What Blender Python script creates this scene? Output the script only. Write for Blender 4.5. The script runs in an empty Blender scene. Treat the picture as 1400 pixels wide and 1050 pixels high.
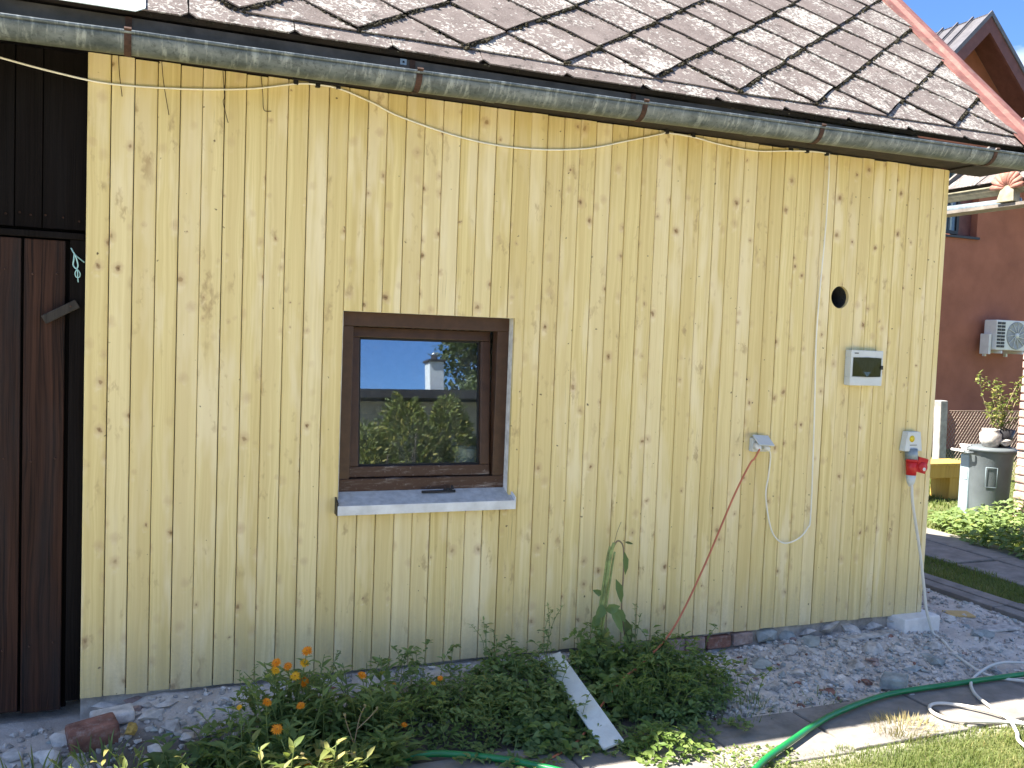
import bpy, bmesh, math, random
from mathutils import Vector, Matrix, noise
from math import radians as RAD, sin, cos, pi
random.seed(11)
U = random.uniform
sc = bpy.context.scene
COL = sc.collection

# ------------------------------------------------------------------ camera
CAM = Vector((0.22967, -4.20389, 1.6274))
yaw, pitch, roll = 0.3839, -0.05568, 0.03889
fw = Vector((sin(yaw)*cos(pitch), cos(yaw)*cos(pitch), sin(pitch)))
rt = Vector((cos(yaw), -sin(yaw), 0)); up = rt.cross(fw)
r2 = rt*cos(roll)+up*sin(roll); u2 = -rt*sin(roll)+up*cos(roll)
cd = bpy.data.cameras.new('camera'); cd.sensor_width = 36; cd.lens = 36*1250/1400
cd.clip_start = .05; cd.clip_end = 2000
co = bpy.data.objects.new('camera', cd); COL.objects.link(co)
m = Matrix((r2, u2, -fw)).transposed().to_4x4(); m.translation = CAM
co.matrix_world = m
sc.camera = co

# ------------------------------------------------------------------ sky, sun, exposure
SUNV = Vector((-0.72, 0.178, 1.0)).normalized()          # towards the sun
elev = math.asin(SUNV.z); azim = math.atan2(SUNV.x, SUNV.y)
w = bpy.data.worlds.new('World'); sc.world = w; w.use_nodes = True
wn = w.node_tree; wn.nodes.clear()
def wnode(t): return wn.nodes.new(t)
sky = wnode('ShaderNodeTexSky'); sky.sky_type = 'NISHITA'; sky.sun_disc = False
sky.sun_elevation = elev; sky.sun_rotation = azim
sky.air_density = 1.0; sky.dust_density = 0; sky.ozone_density = 10; sky.altitude = 2500
bg = wnode('ShaderNodeBackground'); bg.inputs['Strength'].default_value = .062
wo = wnode('ShaderNodeOutputWorld')
# fair-weather clouds all round the sky
tc = wnode('ShaderNodeTexCoord'); mp = wnode('ShaderNodeMapping'); mp.inputs['Scale'].default_value = (1, 1, 2.4)
mp.inputs['Location'].default_value = (-1.0, 2.0, -.37)
nz = wnode('ShaderNodeTexNoise'); nz.inputs['Scale'].default_value = 2.6; nz.inputs['Detail'].default_value = 7; nz.inputs['Roughness'].default_value = .55
rmp = wnode('ShaderNodeValToRGB'); rmp.color_ramp.elements[0].position = .545; rmp.color_ramp.elements[1].position = .65
mx = wnode('ShaderNodeMix'); mx.data_type = 'RGBA'
wn.links.new(tc.outputs['Generated'], mp.inputs['Vector']); wn.links.new(mp.outputs[0], nz.inputs['Vector'])
wn.links.new(nz.outputs['Fac'], rmp.inputs[0]); wn.links.new(rmp.outputs[0], mx.inputs['Factor'])
wn.links.new(sky.outputs[0], mx.inputs[6]); mx.inputs[7].default_value = (5.5, 5.8, 6.2, 1)
wn.links.new(mx.outputs[2], bg.inputs['Color']); wn.links.new(bg.outputs[0], wo.inputs[0])
sl = bpy.data.lights.new('sun', 'SUN'); sl.energy = 4.4; sl.angle = RAD(.53); sl.color = (1, .93, .82)
so = bpy.data.objects.new('sun', sl); COL.objects.link(so)
so.rotation_euler = SUNV.to_track_quat('Z', 'Y').to_euler(); so.location = SUNV*30
sc.view_settings.view_transform = 'Standard'; sc.view_settings.look = 'None'
sc.view_settings.exposure = 2.25; sc.view_settings.gamma = 1; sc.view_settings.use_curve_mapping = False
sc.render.engine = 'CYCLES'
sc.cycles.use_denoising = True
sc.cycles.max_bounces = 8; sc.cycles.diffuse_bounces = 4; sc.cycles.transparent_max_bounces = 12
sc.cycles.sample_clamp_indirect = 6

# ------------------------------------------------------------------ material helper
class G:
    def __init__(s, name):
        s.m = bpy.data.materials.new(name); s.m.use_nodes = True
        s.t = s.m.node_tree; s.t.nodes.clear()
        s.out = s.t.nodes.new('ShaderNodeOutputMaterial')
    def n(s, t, p=None, **ins):
        nd = s.t.nodes.new('ShaderNode'+t)
        for k, v in (p or {}).items(): setattr(nd, k, v)
        for k, v in ins.items():
            sk = nd.inputs[int(k[1:])] if k[0] == 'i' and k[1:].isdigit() else nd.inputs[k.replace('_', ' ')]
            s.put(sk, v)
        return nd
    def put(s, sk, v):
        if hasattr(v, 'is_linked') or isinstance(v, bpy.types.NodeSocket): s.t.links.new(v, sk)
        elif isinstance(v, bpy.types.Node): s.t.links.new(v.outputs[0], sk)
        else:
            if sk.type == 'RGBA' and len(v) == 3: v = (*v, 1)
            sk.default_value = v
    def math(s, op, a, b=0., c=0., clamp=False): return s.n('Math', dict(operation=op, use_clamp=clamp), i0=a, i1=b, i2=c).outputs[0]
    def vmath(s, op, a, b=(0, 0, 0)): return s.n('VectorMath', dict(operation=op), i0=a, i1=b).outputs[0]
    def mix(s, f, a, b, bt='MIX'):
        nd = s.n('Mix', dict(data_type='RGBA', blend_type=bt)); s.put(nd.inputs[0], f); s.put(nd.inputs[6], a); s.put(nd.inputs[7], b); return nd.outputs[2]
    def noise(s, vec, scale=5., det=3., rough=.5, dist=0.): return s.n('TexNoise', Vector=vec, Scale=scale, Detail=det, Roughness=rough, Distortion=dist).outputs[0]
    def map(s, vec, scale=(1, 1, 1), loc=(0, 0, 0)): return s.n('Mapping', Vector=vec, Scale=scale, Location=loc).outputs[0]
    def ramp(s, f, *st):
        nd = s.n('ValToRGB', i0=f); e = nd.color_ramp.elements
        while len(e) < len(st): e.new(.5)
        for el, (pos, c) in zip(e, st):
            el.position = pos; el.color = (c, c, c, 1) if isinstance(c, (int, float)) else (*c, 1)
        return nd.outputs[0]
    def bump(s, h, strength=.3, dist=.01): return s.n('Bump', Strength=strength, Distance=dist, Height=h).outputs[0]
    def bsdf(s, col, rough=.7, metal=0., normal=None, spec=.4, **kw):
        nd = s.n('BsdfPrincipled', Base_Color=col, Roughness=rough, Metallic=metal)
        nd.inputs['Specular IOR Level'].default_value = spec
        if normal is not None: s.put(nd.inputs['Normal'], normal)
        for k, v in kw.items(): s.put(nd.inputs[k.replace('_', ' ')], v)
        s.t.links.new(nd.outputs[0], s.out.inputs[0]); return nd
    def obj(s): return s.n('TexCoord').outputs['Object']
    def rnd(s): return s.n('ObjectInfo').outputs['Random']
    def pos(s): return s.n('NewGeometry').outputs['Position']
    def off(s, k=37.):   # object coordinates moved to a random place for each object
        r = s.rnd(); c = s.n('CombineXYZ', i0=s.math('MULTIPLY', r, k), i1=s.math('MULTIPLY', r, k*1.7), i2=s.math('MULTIPLY', r, k*2.3)).outputs[0]
        return s.vmath('ADD', s.obj(), c)

M = {}
def simple(name, col, rough=.6, metal=0., var=.12, scale=9., bump=.15, spec=.4, dirt=None):
    g = G(name); v = g.off()
    n1 = g.noise(v, scale, 5, .6); n2 = g.noise(v, scale*9, 3, .6)
    dk = tuple(c*(1-2*var) for c in col); lt = tuple(min(1, c*(1+1.2*var)) for c in col)
    c = g.mix(g.ramp(n1, (.3, 0.), (.7, 1.)), dk, lt)
    if dirt: c = g.mix(g.ramp(g.noise(v, scale*2.2, 6, .7), (.5, 0.), (.75, .8)), c, dirt)
    r = g.math('ADD', g.math('MULTIPLY', n2, .25), rough-.12)
    g.bsdf(c, r, metal, g.bump(n2, bump, .004), spec); M[name] = g.m; return g.m

def mat_pine():
    g = G('new_pine'); v = g.off(); r = g.rnd()
    warp = g.noise(g.map(v, (14, 14, 3.2)), 1, 2)
    vx = g.vmath('ADD', v, g.n('CombineXYZ', i0=g.math('MULTIPLY', g.math('SUBTRACT', warp, .5), .035)).outputs[0])
    gr = g.noise(g.map(vx, (120, 120, 1.1)), 1, 3, .6)
    st = g.noise(g.map(vx, (34, 34, .35)), 1, 2, .5)
    pale = g.noise(g.map(v, (10, 10, 1.7)), 1, 3, .55)
    c = g.mix(g.ramp(gr, (.30, 0.), (.72, 1.)), (.66, .53, .225), (.825, .695, .35))
    c = g.mix(g.ramp(st, (.42, 0.), (.62, .55)), c, (.59, .45, .18))
    c = g.mix(g.ramp(pale, (.52, 0.), (.66, .6)), c, (.86, .75, .50))
    # board to board tone
    r2_ = g.n('TexWhiteNoise', dict(noise_dimensions='1D'), W=g.math('MULTIPLY', r, 91.7)).outputs['Value']
    c = g.mix(g.math('MULTIPLY', r2_, .55), c, g.mix(g.n('TexWhiteNoise', dict(noise_dimensions='1D'), W=g.math('MULTIPLY', r, 53.1)).outputs['Value'], (.62, .48, .20), (.88, .77, .51)))
    # knots: some Voronoi cells carry a knot of random size
    def knots(scale, keep, rmin, rmax, vv):
        vo = g.n('TexVoronoi', Vector=vv, Scale=scale)
        sep = g.n('SeparateColor', i0=vo.outputs['Color'])
        rad = g.math('ADD', g.math('MULTIPLY', sep.outputs[1], rmax-rmin), rmin)
        on = g.math('LESS_THAN', sep.outputs[0], keep)
        return g.math('DIVIDE', vo.outputs['Distance'], rad), on, sep.outputs[2]
    wob = g.vmath('ADD', v, g.vmath('SCALE', g.n('TexNoise', Vector=v, Scale=40.).outputs['Color']))
    wob = g.n('VectorMath', dict(operation='MULTIPLY_ADD'), i0=g.n('TexNoise', Vector=v, Scale=45., Detail=2.).outputs['Color'], i1=(.026, .026, .018), i2=v).outputs[0]
    wob = g.map(wob, (1, .01, .85))
    dp, onp, _ = knots(11.5, .78, .03, .17, g.vmath('ADD', wob, (.004, 0, .024)))
    c = g.mix(g.math('MULTIPLY', g.ramp(g.math('MULTIPLY', dp, .45), (.3, .30), (1., 0.)), g.math('MULTIPLY', onp, g.ramp(g.noise(v, 30., 2), (.42, 0.), (.58, 1.)))), c, (.88, .77, .58))
    d, on, hue = knots(11.5, .78, .03, .17, wob)
    halo = g.math('MULTIPLY', g.ramp(d, (.62, .95), (1.0, 0.)), on)        # ramp input is clamped to 1
    d2 = g.math('MULTIPLY', d, .42)
    tail = g.math('MULTIPLY', g.ramp(d2, (.35, .5), (1., 0.)), on)
    c = g.mix(tail, c, (.50, .33, .19))
    ring = g.math('SINE', g.math('MULTIPLY', d, 21.))
    c = g.mix(g.math('MULTIPLY', halo, g.math('MULTIPLY_ADD', ring, .12, .80)), c, g.mix(hue, (.37, .24, .105), (.25, .15, .065)))
    core = g.math('MULTIPLY', g.ramp(d, (.15, .9), (.5, 0.)), on)
    c = g.mix(core, c, (.14, .075, .035))
    e, on2, _ = knots(22., .38, .05, .13, g.map(wob, loc=(7.3, 1., 4.4)))
    c = g.mix(g.math('MULTIPLY', g.ramp(e, (.45, .95), (1., 0.)), on2), c, (.085, .05, .028))
    # brownish smears of irregular grain
    smn = g.noise(g.map(wob, (26, 26, 11), (4, 4, 4)), 1, 3, .6); smm = g.noise(g.map(v, (9, 9, 3.4), (2, 8, 3)), 1, 2)
    smear = g.math('MULTIPLY', g.ramp(smn, (.56, 0.), (.70, .75)), g.ramp(smm, (.52, 0.), (.64, 1.)))
    c = g.mix(smear, c, (.40, .27, .13))
    # fine drying cracks
    ck = g.noise(g.map(vx, (260, 260, 3.), (3, 5, 9)), 1, 1)
    ckm = g.noise(g.map(v, (16, 16, 2.3), (11, 2, 5)), 1, 2)
    crack = g.math('MULTIPLY', g.ramp(ck, (.70, 0.), (.76, 1.)), g.ramp(ckm, (.60, 0.), (.68, .75)))
    c = g.mix(crack, c, (.12, .075, .04))
    hz = g.n('SeparateXYZ', i0=g.pos()).outputs[2]
    spl = g.math('MULTIPLY', g.ramp(g.math('ADD', g.math('MULTIPLY', hz, 2.2), g.math('MULTIPLY', g.math('SUBTRACT', g.noise(g.map(g.off(5.), (16, 16, 5)), 1, 5, .7), .5), 1.3)), (.0, .55), (.75, 0.)), g.ramp(g.noise(g.pos(), 70, 4, .7), (.3, .35), (.7, 1.)))
    c = g.mix(spl, c, (.44, .375, .255))
    h = g.math('SUBTRACT', g.math('MULTIPLY', gr, .4), g.math('ADD', crack, g.math('MULTIPLY', core, .6)))
    g.bsdf(c, .62, 0, g.bump(h, .25, .002), .3); M['pine'] = g.m
mat_pine()

def mat_oldwood(name, c1, c2, grey=(.09, .085, .085), greyness=.4, spec=.2):
    g = G(name); v = g.off()
    wv = g.noise(g.map(v, (9, 9, 1.2)), 1, 3)
    vx = g.vmath('ADD', v, g.n('CombineXYZ', i0=g.math('MULTIPLY', wv, .06)).outputs[0])
    gr = g.noise(g.map(vx, (95, 95, 1.4)), 1, 4, .65)
    big = g.noise(g.map(v, (7, 7, .9)), 1, 4, .6)
    c = g.mix(g.ramp(gr, (.3, 0.), (.7, 1.)), c1, c2)
    c = g.mix(g.math('MULTIPLY', g.ramp(big, (.45, 0.), (.7, 1.)), greyness), c, grey)
    c = g.mix(g.ramp(gr, (.26, .8), (.36, 0.)), c, (.008, .006, .005))
    g.bsdf(c, .8, 0, g.bump(gr, .5, .006), spec); M[name] = g.m
mat_oldwood('door_wood', (.005, .0032, .003), (.062, .028, .018), (.018, .018, .02), .75)
mat_oldwood('dark_wood', (.004, .0032, .003), (.010, .0075, .007), (.014, .014, .015), .3, .08)
mat_oldwood('grey_wood', (.02, .017, .015), (.06, .052, .046), (.05, .048, .045), .5)
mat_oldwood('yellow_wood', (.50, .30, .07), (.62, .40, .11), (.4, .25, .08), .4)

def mat_tile():
    g = G('fibre_cement_tile'); v = g.off(); r = g.rnd()
    n1 = g.noise(v, 9, 5, .6)
    c = g.mix(g.ramp(n1, (.35, 0.), (.65, 1.)), (.105, .085, .08), (.165, .138, .13))
    c = g.mix(g.ramp(g.noise(v, 130, 3, .7), (.4, 0.), (.7, .55)), c, (.22, .195, .185))
    # pale lichen rosettes
    wb = g.n('VectorMath', dict(operation='MULTIPLY_ADD'), i0=g.n('TexNoise', Vector=v, Scale=38., Detail=4.).outputs['Color'], i1=(.035, .035, .035), i2=v).outputs[0]
    dens = g.math('MULTIPLY', g.math('ADD', g.noise(v, 5.5, 2), g.math('MULTIPLY', r, .22)), 1.)
    l1 = g.noise(wb, 56, 3, .55)
    lm = g.ramp(g.math('ADD', l1, g.math('MULTIPLY', g.math('SUBTRACT', dens, .6), .55)), (.55, 0.), (.62, 1.))
    c = g.mix(g.math('MULTIPLY', lm, .85), c, g.mix(g.noise(v, 60, 2), (.28, .268, .25), (.46, .45, .42)))
    dk = g.ramp(g.noise(wb, 19, 4, .6), (.60, 0.), (.68, .75))
    c = g.mix(dk, c, (.045, .04, .036))
    g.bsdf(c, .88, 0, g.bump(g.math('ADD', g.noise(v, 90, 4, .7), g.math('MULTIPLY', lm, .5)), .5, .004), .2); M['tile'] = g.m
mat_tile()

def mat_zinc():
    g = G('weathered_zinc'); v = g.obj(); p = g.pos()
    n1 = g.noise(g.map(v, (7, 5, 18)), 1, 6, .65); n2 = g.noise(g.map(v, (46, 9, 9)), 1, 4, .6); n3 = g.noise(v, 60, 4, .7)
    c = g.mix(g.ramp(n1, (.3, 0.), (.7, 1.)), (.05, .066, .074), (.18, .21, .225))
    c = g.mix(g.ramp(n2, (.52, 0.), (.68, .65)), c, (.34, .38, .38))
    c = g.mix(g.ramp(n3, (.52, 0.), (.66, .7)), c, (.045, .06, .068))
    sz = g.n('SeparateXYZ', i0=p).outputs[1]
    grn = g.math('MULTIPLY', g.math('MULTIPLY', g.math('ADD', sz, .345), 14., clamp=True), .75)
    c = g.mix(grn, c, g.mix(n1, (.10, .115, .055), (.19, .19, .10)))
    g.bsdf(c, g.math('ADD', g.math('MULTIPLY', n1, .3), .38), .35, g.bump(n3, .12, .003), .5); M['zinc'] = g.m
mat_zinc()

def mat_ground():
    g = G('yard_ground'); p = g.pos()
    a = g.n('Attribute', dict(attribute_name='rubble')).outputs['Fac']
    so_ = g.n('Attribute', dict(attribute_name='soil')).outputs['Fac']
    n1 = g.noise(p, 3.1, 6, .6); n2 = g.noise(p, 24, 6, .65); n3 = g.noise(p, 160, 3, .6)
    lawn = g.mix(g.ramp(n2, (.35, 0.), (.65, 1.)), (.085, .10, .035), (.15, .165, .06))
    lawn = g.mix(g.ramp(n1, (.5, 0.), (.7, .6)), lawn, (.19, .17, .085))
    rub = g.mix(g.ramp(n2, (.3, 0.), (.7, 1.)), (.44, .39, .345), (.64, .585, .525))
    rub = g.mix(g.ramp(n3, (.35, 0.), (.7, .7)), rub, (.70, .66, .61))
    rub = g.mix(g.ramp(n1, (.52, 0.), (.66, .6)), rub, (.34, .29, .245))
    c = g.mix(a, lawn, rub)
    c = g.mix(so_, c, g.mix(n2, (.09, .078, .068), (.19, .17, .15)))
    g.bsdf(c, .95, 0, g.bump(g.math('ADD', n2, g.math('MULTIPLY', n3, .5)), .6, .012), .15); M['ground'] = g.m
mat_ground()

def mat_leaf(name, dark, light, trans=.35, yellow=None, yfac=.15):
    g = G(name)
    t = g.n('Attribute', dict(attribute_name='tint')).outputs['Fac']
    c = g.mix(t, dark, light)
    if yellow: c = g.mix(g.ramp(t, (1-yfac, 0.), (1., .9)), c, yellow)
    b = g.bsdf(c, .55, 0, None, .35)
    tr = g.n('BsdfTranslucent', Color=g.mix(.4, c, (.30, .40, .06)))
    ms = g.n('MixShader', i0=trans, i1=b.outputs[0], i2=tr.outputs[0])
    g.t.links.new(ms.outputs[0], g.out.inputs[0]); M[name] = g.m
mat_leaf('leaf_green', (.145, .215, .075), (.29, .39, .14), .45, (.24, .24, .06), .08)
mat_leaf('leaf_dark', (.11, .18, .07), (.23, .33, .125), .42)
mat_leaf('leaf_yellowish', (.08, .13, .03), (.26, .28, .08), .4, (.45, .38, .14), .3)
mat_leaf('leaf_tree', (.04, .06, .02), (.11, .13, .045), .25)
mat_leaf('leaf_fresh', (.11, .19, .04), (.24, .32, .085), .4)
mat_leaf('grass', (.10, .15, .035), (.24, .28, .09), .45, (.36, .32, .13), .16)
mat_leaf('straw', (.25, .20, .09), (.45, .38, .19), .3)
mat_leaf('wilted', (.06, .09, .03), (.16, .20, .07), .3, (.28, .24, .10), .2)
mat_leaf('petal_orange', (.80, .21, .008), (.90, .36, .015), .25)
mat_leaf('petal_yellow', (.85, .42, .015), (.90, .55, .04), .25)
mat_leaf('conifer', (.07, .09, .02), (.22, .23, .05), .3, (.40, .32, .09), .25)
simple('stem', (.17, .22, .07), .6); simple('dry_stem', (.28, .21, .13), .8); simple('seed_head', (.20, .22, .09), .8)
simple('stalk_pale', (.28, .34, .12), .6, var=.25, scale=20); simple('flower_eye', (.42, .15, .02), .8)
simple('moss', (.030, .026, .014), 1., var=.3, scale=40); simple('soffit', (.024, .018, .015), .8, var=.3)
simple('fascia', (.075, .066, .06), .85, var=.3, scale=6); simple('rust', (.065, .034, .024), .9, var=.3, scale=30)
simple('verge_metal', (.21, .088, .075), .6, 0, .2, 7, dirt=(.25, .18, .14)); simple('white_sheet', (.66, .78, .79), .5)
simple('window_brown', (.060, .029, .016), .42, var=.15, scale=20); simple('gasket', (.012, .012, .012), .7)
def mat_dustyframe():
    g = G('dusty_window_brown'); v = g.obj()
    n = g.noise(g.map(v, (5, 5, 38)), 1, 6, .75); n2 = g.noise(v, 70, 3, .7)
    c = g.mix(g.ramp(n, (.52, 0.), (.72, .8)), (.060, .029, .016), (.32, .28, .25))
    c = g.mix(g.ramp(n2, (.62, 0.), (.75, .5)), c, (.45, .42, .40)); g.bsdf(c, .6, 0, g.bump(n2, .1, .002)); M['dusty_brown'] = g.m
mat_dustyframe()
simple('reveal_white', (.74, .72, .68), .8, var=.2, scale=14); simple('sill_white', (.66, .68, .70), .45)
simple('sill_dusty', (.50, .50, .49), .6, var=.12, scale=26, dirt=(.60, .57, .52)); simple('black_plastic', (.012, .012, .013), .45)
simple('plaster_in', (.78, .76, .72), .9); simple('grey_plastic', (.56, .60, .61), .42, var=.05); simple('dark_plastic', (.05, .055, .06), .3, var=.1)
simple('breaker', (.62, .60, .56), .5); simple('breaker_dark', (.03, .03, .032), .5)
simple('cable_cream', (.85, .82, .72), .55, var=.06); simple('cable_white', (.66, .64, .58), .5, var=.06); simple('cable_orange', (.50, .16, .085), .55, var=.1)
simple('hose_green', (.008, .20, .055), .35, var=.1, spec=.6); simple('red_plastic', (.50, .018, .02), .35, var=.06); simple('yellow_plastic', (.80, .60, .02), .4)
simple('white_plastic', (.74, .74, .73), .4, var=.05); simple('ink', (.03, .03, .03), .6)
simple('concrete', (.36, .345, .325), .92, var=.18, scale=11, bump=.4); simple('slab', (.25, .23, .21), .93, var=.16, scale=7, bump=.45, dirt=(.18, .165, .14))
simple('pale_bounce', (.55, .48, .37), .95, var=.15, scale=5, bump=.5); simple('aerated_block', (.76, .74, .72), .95, var=.06, scale=20, bump=.4); simple('brick_red', (.24, .115, .085), .93, var=.3, scale=14, bump=.5, dirt=(.36, .31, .28))
simple('brick_dusty', (.33, .24, .21), .95, var=.25, scale=16, bump=.5, dirt=(.42, .40, .38)); simple('mortar', (.42, .39, .355), .95, var=.25, scale=12, bump=.6)
simple('stone_grey', (.50, .475, .445), .92, var=.3, scale=18, bump=.5, dirt=(.58, .55, .51)); simple('stone_pale', (.64, .60, .555), .95, var=.2, scale=18, bump=.5)
simple('stone_green', (.34, .37, .36), .9, var=.22, scale=15, bump=.4, dirt=(.38, .38, .37)); simple('foam', (.55, .36, .10), .9, var=.3, scale=40, bump=.9)
simple('loose_board_white', (.76, .78, .73), .6, var=.1, scale=5, dirt=(.60, .61, .56)); simple('twine', (.34, .56, .56), .8)
simple('wood_scrap', (.62, .44, .19), .8); simple('render_terracotta', (.34, .130, .082), .95, var=.09, scale=2.2, bump=.5); simple('house_maroon', (.13, .05, .045), .6)
simple('roof_metal_dark', (.13, .125, .135), .5, .3); simple('frame_dark', (.02, .02, .024), .4); simple('glass_dark', (.06, .085, .11), .12, var=.2, scale=2, spec=.8)
simple('gutter_cream', (.27, .245, .165), .5, 0, .2, 12); simple('galvanised', (.25, .30, .33), .42, .3, .2, 14); simple('shell_pink', (.36, .15, .11), .7, dirt=(.40, .30, .22))
simple('bin_grey', (.13, .15, .16), .45, var=.1, scale=5); simple('pale_blue', (.27, .34, .37), .5, var=.1); simple('plaster_brick', (.45, .30, .25), .95, var=.25, scale=9, dirt=(.52, .47, .43))
simple('ac_white', (.72, .72, .70), .5, var=.05); simple('ac_grille', (.33, .34, .35), .5); simple('pot_black', (.03, .03, .034), .5); simple('pot_pale', (.52, .49, .45), .8, var=.25, scale=25)
simple('wire', (.34, .27, .22), .6, .4); simple('bark', (.085, .065, .05), .95, var=.3, bump=.8); simple('soil', (.05, .038, .03), .95)
simple('shed_wall', (.42, .34, .24), .9); simple('shed_roof', (.06, .05, .05), .7); simple('chimney_white', (.78, .77, .74), .85, var=.06); simple('steel', (.6, .6, .62), .3, .9)
simple('ceramic', (.80, .82, .79), .3, var=.1, scale=30); simple('timber_pale', (.20, .175, .15), .85, var=.2)

def mat_glass():
    g = G('window_glass')
    gl = g.n('BsdfGlossy', Color=(.72, .84, 1.), Roughness=.012); tr = g.n('BsdfTransparent', Color=(.92, .96, .95))
    fr = g.n('Fresnel', IOR=1.5).outputs[0]
    f = g.math('ADD', g.math('MULTIPLY', fr, 2.2), .11, clamp=True)
    ms = g.n('MixShader', i0=f, i1=tr.outputs[0], i2=gl.outputs[0])
    df = g.n('BsdfDiffuse', Color=(.6, .6, .58)); ob_ = g.obj()
    dust = g.ramp(g.noise(g.map(ob_, (9, 9, 4)), 1, 6, .75), (.45, .004), (.75, .05))
    ms = g.n('MixShader', i0=dust, i1=ms.outputs[0], i2=df.outputs[0]); g.t.links.new(ms.outputs[0], g.out.inputs[0]); M['glass'] = g.m
mat_glass()
def mat_smoked():
    g = G('smoked_cover')
    gl = g.n('BsdfGlossy', Color=(.9, .95, 1.), Roughness=.04); tr = g.n('BsdfTransparent', Color=(.26, .27, .29))
    ms = g.n('MixShader', i0=.06, i1=tr.outputs[0], i2=gl.outputs[0]); g.t.links.new(ms.outputs[0], g.out.inputs[0]); M['smoked'] = g.m
mat_smoked()

# ------------------------------------------------------------------ mesh helpers
def wm(o):
    mb = Matrix.LocRotScale(o.location, o.rotation_euler, o.scale)
    return mb if o.parent is None else wm(o.parent) @ o.matrix_parent_inverse @ mb
def setparent(o, p):
    o.parent = p; o.matrix_parent_inverse = wm(p).inverted()
class MB:
    def __init__(s): s.v, s.f, s.sm, s.t, s.mi = [], [], [], [], []
    def add(s, vs, fs, smooth=False, tint=.5, mi=0):
        b = len(s.v); s.v += [tuple(x) for x in vs]; s.t += [tint]*len(vs)
        s.f += [tuple(i+b for i in f) for f in fs]; s.sm += [smooth]*len(fs); s.mi += [mi]*len(fs); return s
    def box(s, x0, x1, y0, y1, z0, z1, mi=0):
        return s.add([(x, y, z) for z in (z0, z1) for y in (y0, y1) for x in (x0, x1)],
                     [(0, 2, 3, 1), (4, 5, 7, 6), (0, 1, 5, 4), (2, 6, 7, 3), (0, 4, 6, 2), (1, 3, 7, 5)], mi=mi)
    def obox(s, c, ax, h, mi=0):   # centre, three axes, half sizes
        c = Vector(c); A = [Vector(a).normalized()*k for a, k in zip(ax, h)]
        return s.add([c+A[0]*i+A[1]*j+A[2]*k for k in (-1, 1) for j in (-1, 1) for i in (-1, 1)],
                     [(0, 2, 3, 1), (4, 5, 7, 6), (0, 1, 5, 4), (2, 6, 7, 3), (0, 4, 6, 2), (1, 3, 7, 5)], mi=mi)
    def prism(s, pts, d, mi=0, smooth=False):   # closed outline of 3-D points pushed along d
        n = len(pts); d = Vector(d); vs = [Vector(q) for q in pts]; vs += [q+d for q in vs]
        return s.add(vs, [tuple(range(n-1, -1, -1)), tuple(range(n, 2*n))]+[(i, (i+1) % n, (i+1) % n+n, i+n) for i in range(n)], smooth, mi=mi)
    def tube(s, pts, r, k=6, tint=.5, mi=0, cap=True):
        pts = [Vector(q) for q in pts]; n = len(pts); rr = r if isinstance(r, (list, tuple)) else [r]*n
        vs = []; ref = None
        for i, q in enumerate(pts):
            d = (pts[min(i+1, n-1)]-pts[max(i-1, 0)]).normalized()
            if ref is None: ref = d.orthogonal().normalized()
            ref = (ref-d*ref.dot(d))
            if ref.length < 1e-4: ref = d.orthogonal()
            ref.normalize(); b = d.cross(ref)
            vs += [q+(ref*cos(2*pi*j/k)+b*sin(2*pi*j/k))*rr[i] for j in range(k)]
        fs = [(i*k+j, i*k+(j+1) % k, (i+1)*k+(j+1) % k, (i+1)*k+j) for i in range(n-1) for j in range(k)]
        if cap: fs += [tuple(range(k-1, -1, -1)), tuple(range((n-1)*k, n*k))]
        return s.add(vs, fs, True, tint, mi)
    def lathe(s, prof, c, k=24, axis='z', mi=0, smooth=True):
        c = Vector(c); vs = []
        for r, h in prof:
            for j in range(k):
                a = 2*pi*j/k
                e = Vector((r*cos(a), r*sin(a), h)) if axis == 'z' else Vector((r*cos(a), -h, r*sin(a)))
                vs.append(c+e)
        n = len(prof)
        fs = [(i*k+j, i*k+(j+1) % k, (i+1)*k+(j+1) % k, (i+1)*k+j) for i in range(n-1) for j in range(k)]
        return s.add(vs, fs, smooth, mi=mi)
    def leaf(s, p, d, nrm, L, W, droop=.25, fold=.18, tint=None):
        d = Vector(d).normalized(); nrm = Vector(nrm); sd = d.cross(nrm)
        if sd.length < 1e-3: sd = d.orthogonal()
        sd.normalize(); nrm = sd.cross(d); p = Vector(p)
        def at(t, q, lift): return p+d*(L*t)+nrm*(-droop*L*t*t+lift)+sd*q
        f = fold*W
        vs = [p, at(.35, -W*.48, f), at(.35, 0, 0), at(.35, W*.48, f), at(.7, -W*.36, f*.8), at(.7, 0, 0), at(.7, W*.36, f*.8), at(1, 0, 0)]
        return s.add(vs, [(0, 2, 1), (0, 3, 2), (1, 2, 5, 4), (2, 3, 6, 5), (4, 5, 7), (5, 6, 7)], True, U(0, 1) if tint is None else tint)
    def blade(s, p, d, L, W, bend, tint=None):
        p = Vector(p); d = Vector(d); h = Vector((bend[0], bend[1], 0)); sd = Vector((-h.y, h.x, 0))
        if sd.length < 1e-4: sd = Vector((1, 0, 0))
        sd.normalize(); a = p+d*(L*.5)+h*(.25*L); b = p+d*(L*.92)+h*L
        return s.add([p-sd*W*.5, p+sd*W*.5, a+sd*W*.42, a-sd*W*.42, b], [(0, 1, 2, 3), (3, 2, 4)], True, U(0, 1) if tint is None else tint)
    def rock(s, c, r, seed=None, tint=.5, flat=.7, mi=0):
        v, f = ROCKS[random.randrange(len(ROCKS)) if seed is None else seed % len(ROCKS)]
        R = Matrix.Rotation(U(0, 6.28), 3, 'Z') @ Matrix.Rotation(U(-.4, .4), 3, 'X')
        k = Vector((r*U(.8, 1.25), r*U(.7, 1.1), r*flat*U(.7, 1.1)))
        return s.add([Vector(c)+R @ Vector((q.x*k.x, q.y*k.y, q.z*k.z)) for q in v], f, False, tint, mi)
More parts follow.
